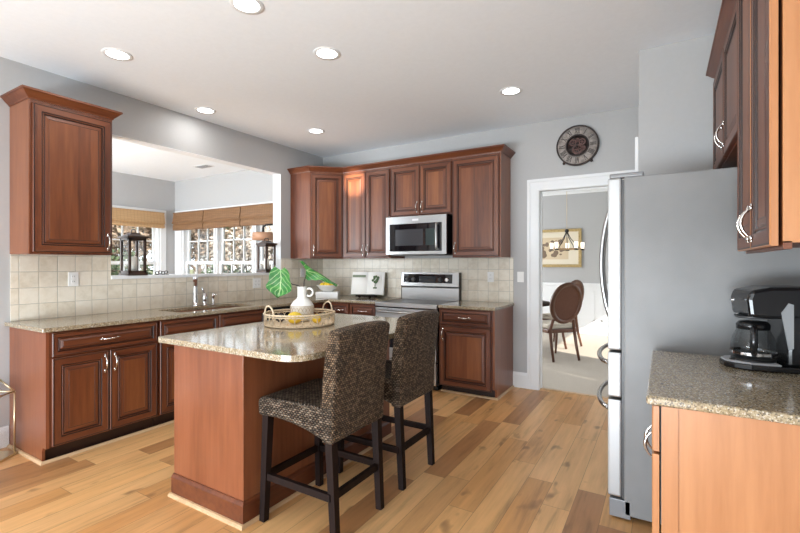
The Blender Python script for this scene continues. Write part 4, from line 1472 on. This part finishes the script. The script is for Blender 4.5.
pc = empty('framed_picture', (2.20, 4.30, 1.655), 0, 'gold framed sketch in a cream mat on the dining room wall', 'picture')
PWd, PHt = .58, .375
f = MB()
for b in ((-PWd, -PHt, PWd, -PHt + .055), (-PWd, PHt - .055, PWd, PHt), (-PWd, -PHt + .055, -PWd + .055, PHt - .055), (PWd - .055, -PHt + .055, PWd, PHt - .055)):
    f.box(b[0], -.035, b[1], b[2], -.001, b[3], bev=.006)
f.build('frame', GOLD, pc)
MB().box(-PWd + .05, -.012, -PHt + .05, PWd - .05, -.002, PHt - .05).build('mat_board', MATB, pc)
sk_ = MB().box(-.34, -.0135, -.22, .34, -.0122, .21).build('sketch', SKETCH1, pc)
mb = MB()
random.seed(3)
for k in range(26):
    x = random.uniform(-.28, .26); z = random.uniform(-.15, .13)
    mb.sphere((x, -.0138, z), random.uniform(.02, .055), 8, 5, k=(1, .02, random.uniform(.5, 1.4)))
mb.build('ink_marks', SKETCH2, sk_)

ch = empty('dining_chandelier', (2.83, 2.5, 0), 0, 'dark chandelier with lit candle shades hanging over the dining table', 'chandelier')
HZ = 1.86
MB().tube([(0, 0, HZ), (0, 0, H)], .004, 6).lathe([(.06, H - .02), (.06, H)], 20).build('rod', BRASS, ch)
MB().sphere((0, 0, HZ), .032, 12, 8).build('hub', BLACKM, ch)
for k in range(5):
    a = math.radians(26 + 72 * k)
    x, y = .24 * math.cos(a), .24 * math.sin(a)
    am = MB().tube([(0, 0, HZ), (x * .25, y * .25, HZ - .12), (x * .8, y * .8, HZ - .27), (x, y, HZ - .285)], .006, 6)
    am.lathe([(.03, -.0), (.035, .01), (.012, .02), (.012, .03)], 12, (x, y, HZ - .305)).build('arm', BLACKM, ch)
    MB().lathe([(.024, .0), (.028, .05), (.028, .095)], 16, (x, y, HZ - .275), cap=False).build('candle_shade', SHADEL, ch)
MB().tube([(.2 * math.cos(2 * PI * j / 32), .2 * math.sin(2 * PI * j / 32), HZ - .285) for j in range(32)], .010, 6, closed=True).build('wood_ring', SHOE, ch)

# ------------------------------------------------------------------ outside
struct(MB().box(-160, -60, -.75, 60, 160, -.6), 'ground', mk_noise('winter_lawn', (.10, .13, .05), (.22, .20, .10), 1.5, .95, .3))
BARK = mk_noise('grey_brown_bark', (.10, .07, .055), (.2, .15, .12), 8, .9, .3)
FOL = [mk_noise('russet_foliage', (.17, .115, .08), (.36, .27, .20), 2.5, .9), mk_noise('tan_twigs', (.30, .25, .20), (.48, .42, .36), 3, .9), mk_noise('dark_evergreen', (.05, .08, .04), (.13, .17, .08), 3, .9)]


def tree(loc, h, fol, label, seed, nleaf=5200, size=.08, crown=1.1, trunk=.16):
    R = random.Random(seed)
    e = empty('tree', loc, R.uniform(0, 6), label, 'tree', 'trees outside the sunroom')
    mb = MB()
    tips = []

    def grow(p, d, L, r, lvl):
        pts = [p]; rr = [r]
        q = Vector(p); dd = Vector(d)
        for i in range(4):
            dd = (dd + Vector((R.uniform(-.22, .22), R.uniform(-.22, .22), R.uniform(-.06, .16)))).normalized()
            q = q + dd * (L / 4)
            pts.append(tuple(q)); rr.append(r * (1 - .16 * (i + 1)))
            if lvl >= 2: tips.append(q.copy())
        mb.tube(pts, rr, 6 if lvl < 2 else 4)
        if lvl < 4:
            for k in range(3 if lvl else 4):
                t = R.uniform(.45, 1)
                b = Vector(pts[min(4, int(t * 4) + (0 if lvl else 0))])
                a = R.uniform(0, 2 * PI)
                nd = (dd * .7 + Vector((math.cos(a), math.sin(a), R.uniform(-.1, .5))) * .9).normalized()
                grow(tuple(b), nd, L * R.uniform(.55, .75), r * .48, lvl + 1)

    grow((0, 0, 0), (0, 0, 1), h * .42, trunk, 0)
    mb.build('trunk', BARK, e, uv=False)
    lf = MB()
    for i in range(nleaf):
        t = R.choice(tips)
        c = t + Vector((R.gauss(0, .28 * crown), R.gauss(0, .28 * crown), R.gauss(0, .24 * crown)))
        a = Vector((R.gauss(0, 1), R.gauss(0, 1), R.gauss(0, 1))).normalized(); b = a.orthogonal().normalized()
        s_ = size * R.uniform(.6, 1.4)
        lf.add([tuple(c - a * s_), tuple(c + b * s_ * .5), tuple(c + a * s_), tuple(c - b * s_ * .5)], [(0, 1, 2, 3)])
    lf.build('foliage', fol, e, uv=False, fix=False)
    return e


tree((-10.4, 1.8, -.6), 5.5, FOL[0], 'russet tree outside the side window', 1)
tree((-16.0, 3.8, -.6), 7.5, FOL[1], 'bare tan tree farther out from the side window', 2)
tree((-7.2, 5.2, -.6), 5.5, FOL[1], 'bare crooked tree close outside the corner of the sunroom', 3, 1200)
tree((-13.6, 7.8, -.6), 7.0, FOL[0], 'russet tree beyond the crooked tree', 4)
tree((-9.6, 8.6, -.6), 5.5, FOL[0], 'russet tree outside the middle window', 5)
tree((-19.0, 13.0, -.6), 8.0, FOL[2], 'dark evergreen behind the russet trees', 6, 5200, .13, 1.6)
tree((-13.2, 18.0, -.6), 7.0, FOL[1], 'tan tree beside the neighbouring house', 7, 5200, .10, 1.4)
tree((-22.5, 8.0, -.6), 9.0, FOL[2], 'dark evergreen far outside the side window', 8, 5200, .13, 1.7)
tree((-4.6, 6.2, -.6), 5.5, FOL[0], 'russet tree outside the window behind the floor lamp', 9)


def shrub(loc, r, label, seed):
    R = random.Random(seed)
    e = empty('shrub', loc, 0, label, 'shrub', 'shrubs outside the sunroom')
    lf = MB()
    for i in range(2600):
        a = Vector((R.gauss(0, 1), R.gauss(0, 1), R.gauss(0, 1))).normalized()
        c = Vector((a.x, a.y, abs(a.z) * 1.75)) * r * R.uniform(.75, 1.05)
        b = Vector((R.gauss(0, 1), R.gauss(0, 1), R.gauss(0, 1))).normalized(); d = b.orthogonal().normalized()
        s_ = .06 * R.uniform(.6, 1.4)
        lf.add([tuple(c - b * s_), tuple(c + d * s_ * .5), tuple(c + b * s_), tuple(c - d * s_ * .5)], [(0, 1, 2, 3)])
    lf.build('foliage', FOL[2], e, uv=False, fix=False)
    mb = MB()
    for k in range(9):
        a = k * .7
        mb.tube([(0, 0, 0), (r * .4 * math.cos(a), r * .4 * math.sin(a), r * .45), (r * .7 * math.cos(a), r * .7 * math.sin(a), r * .6)], [.03, .02, .01], 5)
    mb.build('stem', BARK, e, uv=False)


shrub((-6.6, .55, -.6), 1.25, 'dark green shrub low outside the side window', 11)
shrub((-6.5, 3.3, -.6), 1.1, 'dark green shrub low outside the first back window', 12)
shrub((-3.9, 2.3, -.6), 1.05, 'dark green shrub low outside the middle back window', 13)
# neighbour's house
hs = empty('neighbouring_house', (-22.5, 19.0, -.6), .75, 'grey-roofed pale neighbouring house behind the trees', 'house')
SID = Mat('pale_siding', (.62, .63, .64), .7).m
ROOF = Mat('grey_shingle', (.17, .18, .20), .9).m
MB().box(-5, 0, 0, 5, 7, 4.2).prism([(-5, 4.2), (5, 4.2), (0, 8.0)], 'y', 0.02, 6.98).build('siding_wall', SID, hs)
rf = MB()
rf.rings([[(-5.5, -.4, 3.95), (0, -.4, 8.15), (0, 7.4, 8.15), (-5.5, 7.4, 3.95)], [(-5.5, -.4, 4.12), (0, -.4, 8.35), (0, 7.4, 8.35), (-5.5, 7.4, 4.12)]], 0, False)
rf.rings([[(5.5, -.4, 3.95), (0, -.4, 8.15), (0, 7.4, 8.15), (5.5, 7.4, 3.95)], [(5.5, -.4, 4.12), (0, -.4, 8.35), (0, 7.4, 8.35), (5.5, 7.4, 4.12)]], 0, False)
rf.build('roof', ROOF, hs)
for x in (-3, 0, 3):
    w = MB().box(x - .6, -.05, 1.2, x + .6, .02, 2.9).build('window', TRIMW, hs)
    MB().box(x - .5, -.06, 1.3, x + .5, -.05, 2.8).build('pane', BGLASS, w)
